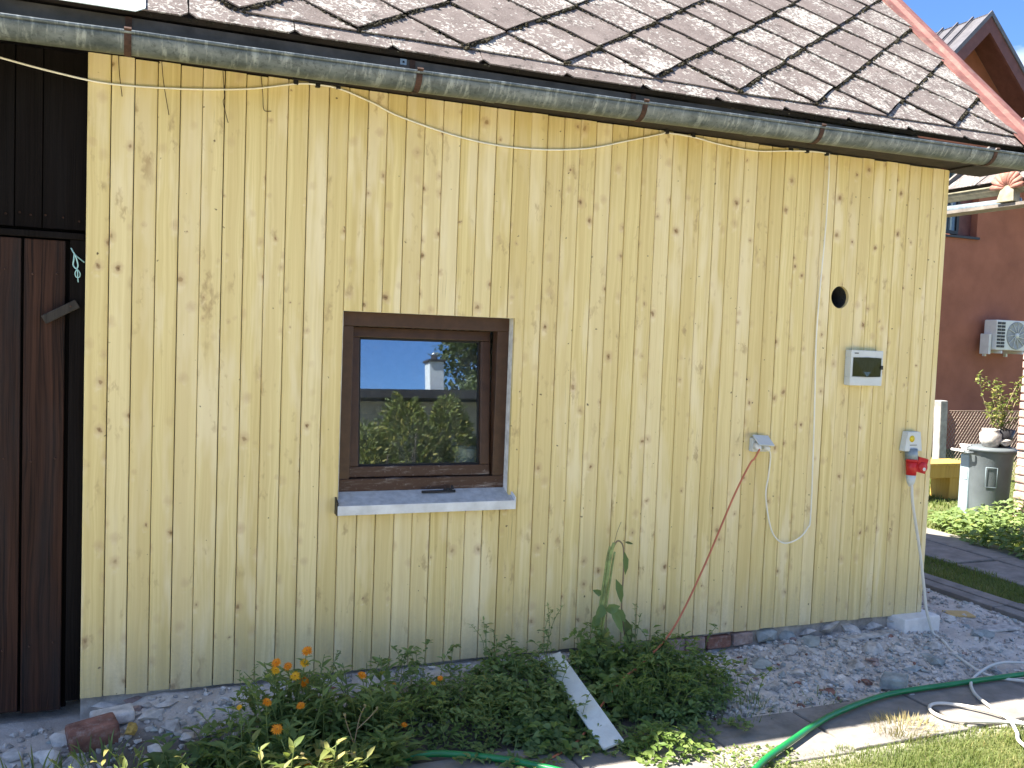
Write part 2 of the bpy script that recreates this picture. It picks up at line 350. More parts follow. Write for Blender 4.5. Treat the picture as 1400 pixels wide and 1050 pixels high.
    def mesh(s, name, bevel=0, origin=None):
        me = bpy.data.meshes.new(name); o = Vector(origin) if origin else Vector()
        me.from_pydata([tuple(Vector(x)-o) for x in s.v] if origin else s.v, [], s.f)
        me.polygons.foreach_set('use_smooth', s.sm); me.polygons.foreach_set('material_index', s.mi)
        at = me.attributes.new('tint', 'FLOAT', 'POINT'); at.data.foreach_set('value', s.t)
        if bevel:
            bm = bmesh.new(); bm.from_mesh(me)
            es = [e for e in bm.edges if len(e.link_faces) == 2 and e.calc_face_angle(0) > .6]
            bmesh.ops.bevel(bm, geom=es, offset=bevel, segments=2, affect='EDGES', profile=.5, clamp_overlap=True)
            bm.to_mesh(me); bm.free()
        return me
    def build(s, name, mat, parent=None, bevel=0, origin=None, label=None, kind=None):
        return put(name, s.mesh(name, bevel, origin), mat, parent, origin, label, kind)
def put(name, me, mat, parent=None, loc=None, label=None, kind=None):
    if mat is not None and not me.materials:
        for q in (mat if isinstance(mat, (list, tuple)) else [mat]): me.materials.append(M[q])
    o = bpy.data.objects.new(name, me); COL.objects.link(o)
    if loc: o.location = loc
    if parent: setparent(o, parent)
    if label: o['label'] = label
    if kind: o['kind'] = kind
    return o
def tag(o, label, cat, group=None, kind=None):
    o['label'] = label; o['category'] = cat
    if group: o['group'] = group
    if kind: o['kind'] = kind
    return o
def thing(name, loc, label, cat, group=None, rz=0):
    o = bpy.data.objects.new(name, None); COL.objects.link(o); o.location = loc; o.rotation_euler.z = rz
    o.empty_display_size = .1
    return tag(o, label, cat, group)
def catmull(P, k=8):
    P = [Vector(p) for p in P]; out = []
    for i in range(len(P)-1):
        a, b, c, d = P[max(i-1, 0)], P[i], P[i+1], P[min(i+2, len(P)-1)]
        for j in range(k):
            t = j/k
            out.append(.5*((2*b)+(c-a)*t+(2*a-5*b+4*c-d)*t*t+(3*b-a-3*c+d)*t*t*t))
    return out+[P[-1]]
ROCKS = []
for i in range(14):
    rr = random.Random(100+i); bm = bmesh.new()
    for k in range(13):
        d = Vector((rr.gauss(0, 1), rr.gauss(0, 1), rr.gauss(0, 1))).normalized()
        bm.verts.new(d*rr.uniform(.8, 1.05))
    bmesh.ops.convex_hull(bm, input=bm.verts)
    for v in [v for v in bm.verts if not v.link_faces]: bm.verts.remove(v)
    bm.verts.ensure_lookup_table(); bm.verts.index_update()
    ROCKS.append(([v.co.copy() for v in bm.verts], [tuple(v.index for v in f.verts) for f in bm.faces])); bm.free()

# ------------------------------------------------------------------ ground
def sst(a, b, x):
    t = min(1, max(0, (x-a)/(b-a))); return t*t*(3-2*t)
def rubble_w(x, y):
    n = noise.noise(Vector((x*1.7, y*1.7, 3)))*.12+noise.noise(Vector((x*5, y*5, 1)))*.06
    front = sst(-1.18, -1.0, y+n*.6)
    right = 1-sst(5.72, 5.80, x+n*.3)
    return front*right
def soil_w(x, y):
    n = noise.noise(Vector((x*2.3, y*2.3, 7)))*.2
    return sst(-.3, .1, x+n)*(1-sst(2.75, 3.05, x+n))*sst(-.78, -.62, y+n*.3)*(1-sst(-.28, -.12, y+n*.3))
def gz(x, y):
    z = -.19
    if x < 5.3: z += .085*sst(-.62, -.06, y)*(1-sst(4.9, 5.3, x))
    else: z += 0
    z += .02*sst(3.3, 3.9, x)*(1-sst(4.3, 4.9, x))*sst(-.65, -.35, y)
    if x > 4.6: z += .035*sst(4.6, 5.2, x)*sst(-.5, .2, y)*(1-sst(5.6, 5.75, x))
    z += .085*sst(-.34, -.0, y)*sst(.05, .3, x)*(1-sst(2.2, 2.7, x))
    return z
def gz2(x, y):
    z = gz(x, y); rw = rubble_w(x, y) if -3 < x < 7 and -2 < y < 6 else 0
    if rw > 0:
        q = .5+.5*sst(2.6, 3.2, x)
        if y > -.66 or x > 4.9: z += rw*q*(.016*noise.noise(Vector((x*6, y*6, 0)))+.012*abs(noise.noise(Vector((x*17, y*17, 4))))+.006*noise.noise(Vector((x*41, y*41, 9))))
    else:
        z += .012*noise.noise(Vector((x*.9, y*.9, 5)))*(1 if y < -1.2 or x > 6 else .2)
    return z
def axis(lo, hi, d, far):
    a = [lo+d*i for i in range(int((hi-lo)/d)+1)]; step = d; x = lo; L = []
    while x > -far: step *= 1.35; x -= step; L.append(x)
    step = d; x = a[-1]; Rr = []
    while x < far: step *= 1.35; x += step; Rr.append(x)
    return L[::-1]+a+Rr
gx = axis(-.6, 5.9, .024, 500); gy = axis(-1.3, .9, .022, 500)
mb = MB(); nx = len(gx)
mb.v = [(x, y, gz2(x, y)) for y in gy for x in gx]
mb.t = [.5]*len(mb.v)
mb.f = [(j*nx+i, j*nx+i+1, (j+1)*nx+i+1, (j+1)*nx+i) for j in range(len(gy)-1) for i in range(nx-1)]
mb.sm = [True]*len(mb.f); mb.mi = [0]*len(mb.f)
me = mb.mesh('ground')
a1 = me.attributes.new('rubble', 'FLOAT', 'POINT'); a2 = me.attributes.new('soil', 'FLOAT', 'POINT')
a1.data.foreach_set('value', [rubble_w(x, y) if -4 < x < 8 and -3 < y < 8 else 0. for y in gy for x in gx])
a2.data.foreach_set('value', [soil_w(x, y) if -4 < x < 8 and -3 < y < 8 else 0. for y in gy for x in gx])
ground = put('ground', me, 'ground'); ground['kind'] = 'structure'

# footpath of concrete slabs along the barn
fp = MB().box(-.4, 6.0, -1.10, -.62, -.30, -.205).build('footpath', 'mortar'); fp['kind'] = 'structure'
xs = [-.35, .42, 1.18, 1.95, 2.66, 3.22, 3.93, 4.66, 5.4]
for i in range(len(xs)-1):
    a, b = xs[i]+.008, xs[i+1]-.008
    dy = U(-.012, .012); zt = -.176+U(-.006, .006)
    y0, y1 = -1.08+dy, -.64+dy
    mbs = MB().prism([(a, y0, zt-.05), (b, y0+U(-.01, .01), zt-.05), (b+U(-.006, .006), y1, zt-.05), (a+U(-.006, .006), y1+U(-.01, .01), zt-.05)], (0, 0, .05))
    mbs.build('slab', 'slab', fp, bevel=.006, origin=((a+b)/2, (y0+y1)/2, zt-.05))
dv = MB().prism([(-40, -7.4, -.19), (40, -7.4, -.19), (40, -2.5, -.19), (-40, -2.5, -.19)], (0, 0, .03)).build('bounce_strip', 'pale_bounce', None); dv['kind'] = 'structure'  # pale ground added out of view to bounce warm sunlight onto the boards
# side path, kerb planks along the gable
sp = MB().box(6.55, 7.62, -1.5, 9, -.30, -.190).build('side_path', 'mortar'); sp['kind'] = 'structure'
y = -1.4
while y < 8.5:
    L = U(.62, .8)
    for x0, x1 in ((6.58, 7.08), (7.10, 7.6)):
        zt = -.166+U(-.006, .006); yy = y+U(-.05, .05)
        MB().prism([(x0+U(0, .02), yy, zt-.05), (x1-U(0, .012), yy+U(-.01, .01), zt-.05), (x1-U(0, .012), yy+L-.012, zt-.05), (x0+U(0, .02), yy+L-.012, zt-.05)], (0, 0, .05)).build('slab', 'slab', sp, bevel=.007, origin=(x0, yy, zt-.05))
    y += L
kb = MB().box(5.76, 6.1, -.9, 8, -.30, -.196).build('kerb', 'mortar'); kb['kind'] = 'structure'
for x0, x1 in ((5.78, 5.90), (5.94, 6.07)):
    y = -.8+U(0, .3)
    while y < 7.5:
        L = U(.9, 1.1)
        MB().box(x0, x1, y, y+L-.01, -.22, -.158+U(-.004, .004)).build('kerb_stone', 'slab', kb, bevel=.006, origin=(x0, y, -.22)); y += L

# ------------------------------------------------------------------ the barn
barn = thing('barn', (2.3, 1.4, -.2), 'wooden barn clad in new pale pine boards under a lichened diamond tile roof', 'barn')
BW = .09; NB = 52
OX0, OX1, OZ0, OZ1 = 1.083, 1.93, .80, 1.70      # window opening
HX, HZ, HR = 3.943, 1.906, .064                   # vent hole
# backing behind the boards, open at the window and the vent
mb = MB()
mb.box(0.0, OX0, .0225, .055, 0.02, 2.71).box(OX1, HX-.08, .0225, .055, .02, 2.71).box(HX+.08, 4.71, .0225, .055, .02, 2.71)
mb.box(OX0, OX1, .0225, .055, .02, OZ0).box(OX0, OX1, .0225, .055, OZ1, 2.71)
mb.box(HX-.08, HX+.08, .0225, .055, .02, HZ-.08).box(HX-.08, HX+.08, .0225, .055, HZ+.08, 2.71)
clad = mb.build('cladding', 'dark_wood', barn, origin=(2.3, 0, 0))
clad['label'] = 'new vertical tongue and groove pine boards'
FW = .0868
def plank_mesh(z0, z1):
    c = .0036
    pr = [(0, .021), (0, c), (c, 0), (FW-c, 0), (FW, c), (FW, .021)]
    return MB().prism([(x, y, z0) for x, y in pr][::-1], (0, 0, z1-z0)).mesh('plank')
def put_plank(me, x, zj=0.):
    o = put('plank', me, 'pine', clad, (x+U(-.0006, .0006), U(-.0012, .0012), zj)); return o
full = plank_mesh(0, 2.708)
upper = plank_mesh(OZ1, 2.708); lower = plank_mesh(0, OZ0-.006)
for i in range(NB):
    x = i*BW; zj = U(-.003, .003)
    if i in (43, 44):
        c = (HX-x, HZ); pts = []
        if i == 43:
            dx = FW-c[0]; a0 = math.acos(dx/HR)
            arc = [(c[0]+HR*cos(a), c[1]+HR*sin(a)) for a in [-a0-(2*pi-2*a0)*k/22 for k in range(23)]]
            pts = [(0, 0), (FW, 0)]+arc+[(FW, 2.708), (0, 2.708)]
        else:
            dx = -c[0]; a0 = math.acos(dx/HR)
            arc = [(c[0]+HR*cos(a), c[1]+HR*sin(a)) for a in [a0-2*a0*k/18 for k in range(19)]]
            pts = [(0, 0), (FW, 0), (FW, 2.708), (0, 2.708)]+arc
        me = MB().prism([(px, .021, pz) for px, pz in pts], (0, -.0205, 0)).mesh('plank'); put_plank(me, x)
    elif 12 <= i <= 20:
        put_plank(upper, x); put_plank(lower, x, zj)
    elif i == 21:
        n = OX1-x
        pts = [(0, 0), (FW, 0), (FW, 2.708), (0, 2.708), (0, OZ1), (n, OZ1), (n, OZ0-.006), (0, OZ0-.006)]
        put_plank(MB().prism([(px, .021, pz) for px, pz in pts], (0, -.0205, 0)).mesh('plank'), x)
    else: put_plank(full, x, zj)
MB().box(NB*BW, NB*BW+.036, -.001, .0215, 0, 2.708).build('plank', 'pine', clad, bevel=.002, origin=(NB*BW, 0, 0))
# vent liner
vl = MB(); k = 28
for r_, y0, y1 in ((HR+.004, .018, .30),):
    vl.lathe([(r_, -y0), (r_, -y1)], (HX, 0, HZ), k, 'y')
vl.lathe([(.0, -.30), (HR+.004, -.30)], (HX, 0, HZ), k, 'y')
vl.build('vent_pipe', 'dark_plastic', barn, origin=(HX, .1, HZ))

# walls of the rest of the barn
mb = MB().box(-3.2, 4.70, 2.96, 3.06, -.25, 2.72)
mb.build('back_wall', 'dark_wood', barn, origin=(1, 3, 0))
gw = MB().box(4.66, 4.705, .056, 2.95, -.25, 2.74).prism([(4.66, -.0+.056, 2.741), (4.66, 2.95, 2.741), (4.66, 1.5, 4.3)], (.045, 0, 0)).build('gable_wall', 'mortar', barn, origin=(4.68, 1.5, 0))
MB().box(-3.2, -3.15, .056, 2.95, -.25, 2.74).prism([(-3.2, .056, 2.741), (-3.2, 2.95, 2.741), (-3.2, 1.5, 4.3)], (.05, 0, 0)).build('gable_wall', 'dark_wood', barn, origin=(-3.2, 1.5, 0))
# foundation strip under the boards
fd = MB().box(.0, 4.66, .03, .30, -.35, .018).build('foundation', 'mortar', barn, origin=(2.3, .1, -.2))
x = 2.74
for k in range(5):
    wdt = U(.115, .15) if k != 3 else .17
    zt = -.012+U(-.008, .004)
    b = MB().obox((x+wdt/2, .018+U(-.008, .006), zt-.035), ((1, 0, U(-.03, .03)), (0, 1, 0), (0, 0, 1)), (wdt/2-.006, .03, .034))
    b.build('brick', 'brick_red' if k == 3 else 'brick_dusty', fd, bevel=.008, origin=(x, 0, zt)); x += wdt
while x < 4.6:
    wdt = U(.10, .2)
    q = MB().rock((x+wdt/2, .03, -.05+U(-.02, .01)), wdt*.55, flat=.45)
    q.build('stone', random.choice(['stone_grey', 'stone_green', 'stone_pale']), fd, origin=(x, 0, -.05)); x += wdt
x = .05
while x < 2.7:
    wdt = U(.12, .24)
    q = MB().rock((x+wdt/2, .045, -.055+U(-.015, .005)), wdt*.55, flat=.4)
    q.build('stone', random.choice(['stone_pale', 'brick_dusty', 'stone_grey', 'stone_pale']), fd, origin=(x, 0, -.05)); x += wdt

# dark boarded part with the door, left of the new boards
uw = MB().box(-3.15, -.004, .085, .11, 1.98, 2.72).build('upper_wall', 'dark_wood', barn, origin=(-1.5, .1, 2))
uw['label'] = 'old near black boards above the door'
for a, b in ((-.166, -.004), (-.268, -.170), (-.46, -.272), (-.63, -.464), (-.85, -.634), (-1.1, -.854), (-1.4, -1.104), (-1.8, -1.404), (-2.3, -1.804), (-3.1, -2.304)):
    MB().box(a, b, .058+U(0, .006), .084, 1.985, 2.715).build('plank', 'dark_wood', uw, bevel=.003, origin=(a, .06, 1.98))
MB().box(-3.1, -.006, .035, .0575, 1.945, 1.972).build('rail', 'dark_wood', uw, bevel=.003, origin=(-1.5, .04, 1.95))
for a in (-.3, -.25, -.21, -.155, -.03, -.09):
    MB().lathe([(0, -.0), (.004, -.002), (.005, .004)], (a, .056, 2.03+U(-.01, .012)), 8, 'y').build('nail', 'rust', uw, origin=(a, .056, 2.03))
dr = MB().box(-2.4, -.062, .085, .115, -.06, 1.94).build('barn_door', 'dark_wood', barn, origin=(-1.2, .1, -.05))
dr['label'] = 'old dark brown plank door with a wooden turn latch'
for a, b in ((-.232, -.079), (-.43, -.243), (-.62, -.442), (-.8, -.632), (-1.0, -.812), (-1.25, -1.012), (-1.5, -1.262)):
    MB().box(a, b, .048+U(0, .004), .084, -.05+U(-.01, .01), 1.938).build('plank', 'door_wood', dr, bevel=.003, origin=(a, .05, 0))
MB().obox((-.093, .028, 1.643), ((.866, 0, .5), (0, 1, 0), (-.5, 0, .866)), (.073, .011, .019)).build('turn_latch', 'grey_wood', dr, bevel=.003, origin=(-.07, .03, 1.65))
MB().lathe([(0, .002), (.004, .001), (.005, -.004)], (-.055, .017, 1.667), 8, 'y').build('nail', 'rust', dr, origin=(-.055, .016, 1.667))
for a in (-.20, -.11, -.30, -.38):
    for zz in (.22, 1.02, 1.80): MB().lathe([(0, .002), (.004, .001), (.005, -.004)], (a, .046, zz+U(-.02, .02)), 8, 'y').build('nail', 'rust', dr, origin=(a, .046, zz))
jb = MB().box(-.061, -.003, .040, .10, -.02, 1.944).build('door_jamb', 'dark_wood', barn, bevel=.003, origin=(-.03, .05, 0))
tw = thing('twine_knot', (-.045, .03, 1.76), 'knotted turquoise twine hanging on the dark door jamb', 'twine')
MB().tube(catmull([(-.057, .032, 1.908), (-.044, .022, 1.885), (-.03, .03, 1.871), (-.006, .034, 1.852)]), .0028, 5).tube(catmull([(-.044, .022, 1.886), (-.046, .02, 1.86), (-.048, .025, 1.838), (-.036, .02, 1.824), (-.03, .02, 1.84), (-.04, .018, 1.88)]), .003, 5)\
  .tube(catmull([(-.034, .022, 1.824), (-.022, .02, 1.806), (-.024, .02, 1.79), (-.036, .02, 1.79), (-.04, .02, 1.806), (-.032, .018, 1.82), (-.03, .02, 1.79), (-.028, .022, 1.768)]), .0022, 5).build('cord', 'twine', tw)
for o in [c for c in tw.children]: pass

# ---- roof
EY, EZ = -.30, 2.81; RS = 2.546; RIDGE_Y = 1.5
def rp(x, s, h=0): # point on the front slope: x, distance up the slope, height above it
    return Vector((x, EY+(s-h)*.70711, EZ+(s+h)*.70711))
roof = MB()
for sgn in (1,):
    roof.prism([rp(-3.4, .05, -.045), rp(5.02, .05, -.045), rp(5.02, RS, -.045), rp(-3.4, RS, -.045)], (0, -.0176, .0176))
    bk = lambda x, s, h: Vector((x, 3.0-(EY+(s-h)*.70711), EZ+(s+h)*.70711))
    roof.prism([bk(5.02, .0, -.045), bk(-3.4, .0, -.045), bk(-3.4, RS-.03, -.045), bk(5.02, RS-.03, -.045)], (0, .03, .03))
roof = roof.build('roof', 'soffit', barn, origin=(1, 1.5, 2.8)); roof['label'] = 'steep roof of grey diamond tiles with pale lichen and dark moss'
HA, HB = .2425, .205
def slope_mat(x, s, h, rot=0, tilt=0):
    X = Vector((1, 0, 0)); S = Vector((0, .70711, .70711)); N = Vector((0, -.70711, .70711))
    m_ = Matrix((X, S, N)).transposed().to_4x4(); m_.translation = rp(x, s, h)
    return m_ @ Matrix.Rotation(rot, 4, 'Z') @ Matrix.Rotation(-tilt, 4, 'X')
def tile_mesh(pts, th=.0065, rag=0):
    P = []
    for i in range(len(pts)):
        a, b = Vector(pts[i]), Vector(pts[(i+1) % len(pts)])
        for k in range(4 if rag else 1):
            q = a.lerp(b, k/(4 if rag else 1))
            if k: q += Vector((U(-rag, rag), U(-rag, rag)))
            P.append((q.x, q.y, 0))
    return MB().prism(P, (0, 0, th)).mesh('tile')
diam = [tile_mesh([(0, U(0, .006)), (HA-U(0, .012), HB), (.02, 2*HB+.02), (-.02, 2*HB+.02), (-HA+U(0, .012), HB)], rag=.0045) for k in range(9)]
halfl = [tile_mesh([(0, 0), (-.004, 2*HB), (-.03, 2*HB+.01), (-HA, HB)], rag=.004)]
tri = [tile_mesh([(-HA, 0), (HA, 0), (.0, HB+.01)], rag=.002) for k in range(3)]
eavt = [tile_mesh([(-.205, .03), (-.178, 0), (.180, 0), (.205, .028), (.205, .2), (-.205, .2)], rag=.001) for k in range(3)]
def put_tile(me, x, s, h, tilt, mat='tile'):
    o = put('tile', me, mat); o.matrix_world = slope_mat(x, s, h+U(0, .002), RAD(random.gauss(0, .7)), tilt+U(-.007, .007))
    l, r_, sc_ = o.matrix_world.decompose(); o.location = l; o.rotation_euler = r_.to_euler(); setparent(o, roof); return o
moss = MB()
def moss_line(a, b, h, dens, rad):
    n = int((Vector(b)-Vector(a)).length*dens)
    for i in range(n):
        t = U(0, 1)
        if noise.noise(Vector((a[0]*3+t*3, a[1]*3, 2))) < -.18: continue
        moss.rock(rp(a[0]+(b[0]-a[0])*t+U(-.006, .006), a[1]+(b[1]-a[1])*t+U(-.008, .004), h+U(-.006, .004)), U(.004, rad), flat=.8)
k0, k1 = -3, 6
tilt = .050
x = 2.035-.415*6
while x < 4.95:
    xc = x+.2075
    if x > -.1 and xc+.2 < 5.0: put_tile(random.choice(eavt), xc, .024+U(-.004, .004), -.006, .016)
    moss_line((x, .03), (x+.415, .03), -.014, 40, .008)
    x += .415
put_tile(tile_mesh([(-.205, .0), (.06, 0), (.06, .2), (-.205, .2)]), 4.91, .024, -.006, .016)
for k in range(k0, k1+1):
    xt = 2.04+.49*k
    for r_ in range(0, 6):                       # tips above the eave
        s = .12+.41*r_
        me_ = random.choice(diam)
        if k == k1: me_ = halfl[0]
        if xt < -.1 and r_ < 1: continue
        put_tile(me_, xt, s, .018, tilt)
        moss_line((xt, s), (xt-HA, s+HB), .006, 170, .012)
        if k < k1: moss_line((xt+.004, s-.004), (xt+HA, s+HB-.006), .010, 260, .016)
    if k < k1:
        xm = xt+.245
        if xm > .2:
            put_tile(random.choice(tri), xm, .118, .002, .022)
            moss_line((xm-.24, .118), (xm+.24, .118), .0, 60, .009)
        for r_ in range(0, 5):
            s = .325+.41*r_
            put_tile(random.choice(diam), xm, s, .018, tilt)
            moss_line((xm, s), (xm-HA, s+HB), .006, 170, .012); moss_line((xm+.004, s-.004), (xm+HA, s+HB-.006), .010, 260, .016)
moss.build('moss', 'moss', roof, origin=(2, 0, 3), kind='stuff')
# verge flashing and barge board
def along(prof, s0, s1, name, mat, parent):   # profile of (x, h) drawn from s0 to s1
    a = [rp(x, s0, h) for x, h in prof]; b = [rp(x, s1, h) for x, h in prof]; n = len(prof)
    return MB().add(a+b, [(i, (i+1) % n, (i+1) % n+n, i+n) for i in range(n)]+[tuple(range(n-1, -1, -1)), tuple(range(n, 2*n))]).build(name, mat, parent, origin=tuple(a[0]))
along([(4.965, .020), (5.03, .026), (5.055, .045), (5.10, .045), (5.15, .034), (5.155, -.07), (5.15, -.07), (5.145, .028), (5.09, .038), (5.06, .038), (5.035, .018), (4.965, .012)], -.02, RS-.02, 'verge_flashing', 'verge_metal', roof)
along([(5.022, -.13), (5.05, -.13), (5.05, -.002), (5.022, -.002)], .0, RS-.05, 'barge_board', 'soffit', roof)
# white sheet on the eave left of the tiles
o = put('eave_sheet', MB().prism([(-.30, -.015, 0), (.18, -.015, 0), (.215, .02, 0), (.215, .26, 0), (-.30, .26, 0)], (0, 0, .004)).mesh('eave_sheet'), 'white_sheet')
o.matrix_world = slope_mat(0, .0, .006, 0, .02); l, r_, s_ = o.matrix_world.decompose(); o.location = l; o.rotation_euler = r_.to_euler(); setparent(o, roof)
along([(-3.3, -.012), (-.34, -.012), (-.34, -.004), (-3.3, -.004)], .02, .5, 'eave_sheet', 'roof_metal_dark', roof)
# soffit and fascia
MB().box(-3.2, 5.04, -.215, .02, 2.716, 2.735).build('soffit', 'soffit', barn, origin=(2, -.1, 2.72))
MB().box(-3.2, 5.04, -.245, -.2155, 2.70, 2.80).build('fascia', 'fascia', barn, origin=(2, -.2, 2.75))
MB().box(4.71, 5.02, -.2, .05, 2.705, 2.7155).build('soffit', 'soffit', barn, origin=(4.9, -.1, 2.72))
# gutter: half round, thin shell with rolled rim
def grim(x): return 2.705+.0105*x
def gutter(x0, x1, R_=.067, yc=-.300):
    mbx = MB(); k = 16; out = []; n = 24
    for j in range(n+1):
        x = x0+(x1-x0)*j/n; z = grim(x)+.003*noise.noise(Vector((x*2, 0, 0)))
        ring = [(x, yc-(R_)*cos(pi*i/k), z-R_*sin(pi*i/k)) for i in range(k+1)]
        ring += [(x, yc+(R_-.003)*cos(pi*i/k), z-(R_-.003)*sin(pi*i/k)) for i in range(k+1)]
        out += ring
    m_ = 2*(k+1)
    fs = [(j*m_+i, (j+1)*m_+i, (j+1)*m_+(i+1) % m_, j*m_+(i+1) % m_) for j in range(n) for i in range(m_)]
    fs += [tuple(range(m_)), tuple(range(n*m_+m_-1, n*m_-1, -1))]
    mbx.add(out, fs, True)
    mbx.tube([(x0+(x1-x0)*j/n, yc-R_-.003, grim(x0+(x1-x0)*j/n)+.002+.003*noise.noise(Vector(((x0+(x1-x0)*j/n)*2, 0, 0)))) for j in range(n+1)], .0075, 8)
    return mbx
gut = gutter(-3.3, 5.10).build('gutter', 'zinc', barn, origin=(1, -.3, 2.72)); gut['label'] = 'weathered zinc half round gutter with rusty straps'
for xx in (-.9, .155, 1.30, 2.40, 3.44, 4.66):
    pts = [(-.300-.0715*cos(pi*i/14), grim(xx)-.0715*sin(pi*i/14)) for i in range(15)]
    pts = [(-.380, grim(xx)+.018), (-.3875, grim(xx)+.010)]+pts[0:]
    inn = [(-.300+(p_[0]+.300)*.965, grim(xx)+(p_[1]-grim(xx))*.965) for p_ in pts][::-1]
    q = MB(); oo = pts+inn; q.prism([(xx-.013, a, b) for a, b in oo], (.026, 0, 0)); q.build('strap', 'rust', gut, origin=(xx, -.3, 2.7))
    MB().box(xx-.012, xx+.012, -.252, -.2455, 2.74, 2.80).build('strap_tail', 'rust', gut, origin=(xx, -.25, 2.77))
for xx in (1.62, 3.02, 4.48):
    pts = [(-.300-.0692*cos(pi*i/14), grim(xx)-.0692*sin(pi*i/14)) for i in range(15)]
    inn = [(-.300-.0675*cos(pi*i/14), grim(xx)-.0675*sin(pi*i/14)) for i in range(15)][::-1]
    MB().prism([(xx, a, b) for a, b in pts+inn], (.05, 0, 0)).build('joint_sleeve', 'zinc', gut, origin=(xx, -.3, 2.7))
MB().box(1.245, 1.273, -.249, -.2452, 2.775, 2.80).box(1.255, 1.263, -.2525, -.2485, 2.783, 2.791, mi=1).build('bolt_plate', ['galvanised', 'black_plastic'], gut, origin=(1.26, -.25, 2.78))

# ---- window
FY = .07
win = MB()
win.box(OX0, OX1, FY, FY+.065, 1.632, OZ1).box(OX0, OX0+.06, FY, FY+.065, .905, 1.632).box(OX1-.062, OX1, FY, FY+.065, .905, 1.632)
win = win.build('window', 'window_brown', barn, bevel=.003, origin=(1.5, FY, .85)); win['label'] = 'small dark brown window tilted inwards'
MB().box(OX0, OX1, FY, FY+.065, .845, .9047).build('bottom_frame', 'dusty_brown', win, bevel=.003, origin=(1.5, FY, .85))
# tilted sash hinged at the bottom
hinge = Vector((0, FY+.022, .905)); ta = RAD(5)
def sp_(x, y, z):   # sash coordinates: y depth, z height above the hinge
    return Vector((x, hinge.y+y*cos(ta)+z*sin(ta), hinge.z-y*sin(ta)+z*cos(ta)))
def sbox(mbx, x0, x1, y0, y1, z0, z1):
    vs = [sp_(x, y, z) for z in (z0, z1) for y in (y0, y1) for x in (x0, x1)]
    return mbx.add(vs, [(0, 2, 3, 1), (4, 5, 7, 6), (0, 1, 5, 4), (2, 6, 7, 3), (0, 4, 6, 2), (1, 3, 7, 5)])
SX0, SX1, ST = 1.138, 1.862, .728
sash = MB(); sbox(sash, SX0, SX0+.052, 0, .05, .056, ST-.05); sbox(sash, SX1-.052, SX1, 0, .05, .056, ST-.05); sbox(sash, SX0, SX1, 0, .05, ST-.05, ST)
sash = sash.build('sash', 'window_brown', win, bevel=.004, origin=tuple(sp_(1.5, 0, 0)))
q = MB(); sbox(q, SX0, SX1, 0, .05, .004, .0557); q.build('bottom_rail', 'dusty_brown', win, bevel=.004, origin=tuple(sp_(1.5, 0, 0)))
q = MB()
for a in ((SX0+.052, SX0+.062, .018, .03, .066, ST-.06), (SX1-.062, SX1-.052, .018, .03, .066, ST-.06), (SX0+.052, SX1-.052, .018, .03, ST-.06, ST-.05), (SX0+.052, SX1-.052, .018, .03, .056, .066)): sbox(q, *a)
q.build('gasket', 'gasket', sash, origin=tuple(sp_(1.5, 0, 0)))
q = MB(); sbox(q, SX0+.0525, SX1-.0525, .022, .026, .0565, ST-.0505); q.build('pane', 'glass', sash, origin=tuple(sp_(1.5, .02, .3)))
# reveals
rv = MB().box(OX1-.0005, OX1+.012, .0215, FY+.06, .80, OZ1+.012).box(OX0-.016, OX0+.0005, .0215, FY+.06, .80, OZ1+.012).box(OX0, OX1, .0215, FY+.06, OZ1-.0005, OZ1+.012)
rv.build('reveal', 'reveal_white', win, origin=(1.5, .05, .8))
# metal sill, sloping out
sx0, sx1 = OX0-.016, OX1+.018
sill = MB().prism([(sx0+.004, FY-.001, .846), (sx0+.004, -.050, .800), (sx0+.004, -.050, .797), (sx0+.004, FY-.001, .842)], (sx1-sx0-.008, 0, 0)).build('sill', 'sill_dusty', win, origin=(1.5, 0, .8))
sill['label'] = 'grey dusty metal sill with a white front lip'
MB().box(sx0, sx1, -.055, -.0503, .757, .8015).build('sill_lip', 'sill_white', sill, bevel=.0015, origin=(1.5, -.05, .76))
MB().prism([(sx0-.004, FY-.002, .862), (sx0-.004, -.053, .815), (sx0-.004, -.053, .757), (sx0-.004, -.0005, .757), (sx0-.004, -.0005, .79), (sx0-.004, FY-.002, .82)], (.0075, 0, 0)).build('end_cap', 'black_plastic', sill, origin=(sx0, 0, .8))
MB().prism([(sx1-.0035, FY-.002, .862), (sx1-.0035, -.053, .815), (sx1-.0035, -.053, .757), (sx1-.0035, -.0005, .757), (sx1-.0035, -.0005, .79), (sx1-.0035, FY-.002, .82)], (.0075, 0, 0)).build('end_cap', 'sill_white', sill, origin=(sx1, 0, .8))
MB().box(OX0, OX1, .023, FY+.06, .70, .795).build('sill_base', 'mortar', win, origin=(1.5, 0, .75))
# room behind the window
rm = MB(); 
rm.box(.5, 2.7, .057, .10, .1, .84).box(.5, OX0-.013, .057, .10, .84, 2.5).box(OX1+.013, 2.7, .057, .10, .84, 2.5).box(OX0-.016, OX1+.013, .057, .10, OZ1+.013, 2.5)
rm.box(.5, .55, .1, 2.4, .1, 2.5).box(2.65, 2.7, .1, 2.4, .1, 2.5).box(.5, 2.7, 2.4, 2.45, .1, 2.5).box(.5, 2.7, .1, 2.4, .05, .1).box(.5, 2.7, .1, 2.4, 2.5, 2.55)
rm.box(OX0-.016, OX1+.013, .137, .48, .80, .868)
rm.build('room', 'plaster_in', barn, origin=(1.5, 1, .1))
jar = thing('jar', (1.79, .235, .868), 'pale ceramic jar standing inside on the window sill', 'jar')
q = MB(); prof = [(0, 0), (.055, 0), (.062, .02), (.066, .07), (.063, .13), (.066, .14), (.066, .16), (.060, .16), (.058, .05), (0, .03)]
q.lathe(prof, (1.79, .235, .869), 26).build('body', 'ceramic', jar)
q = MB()
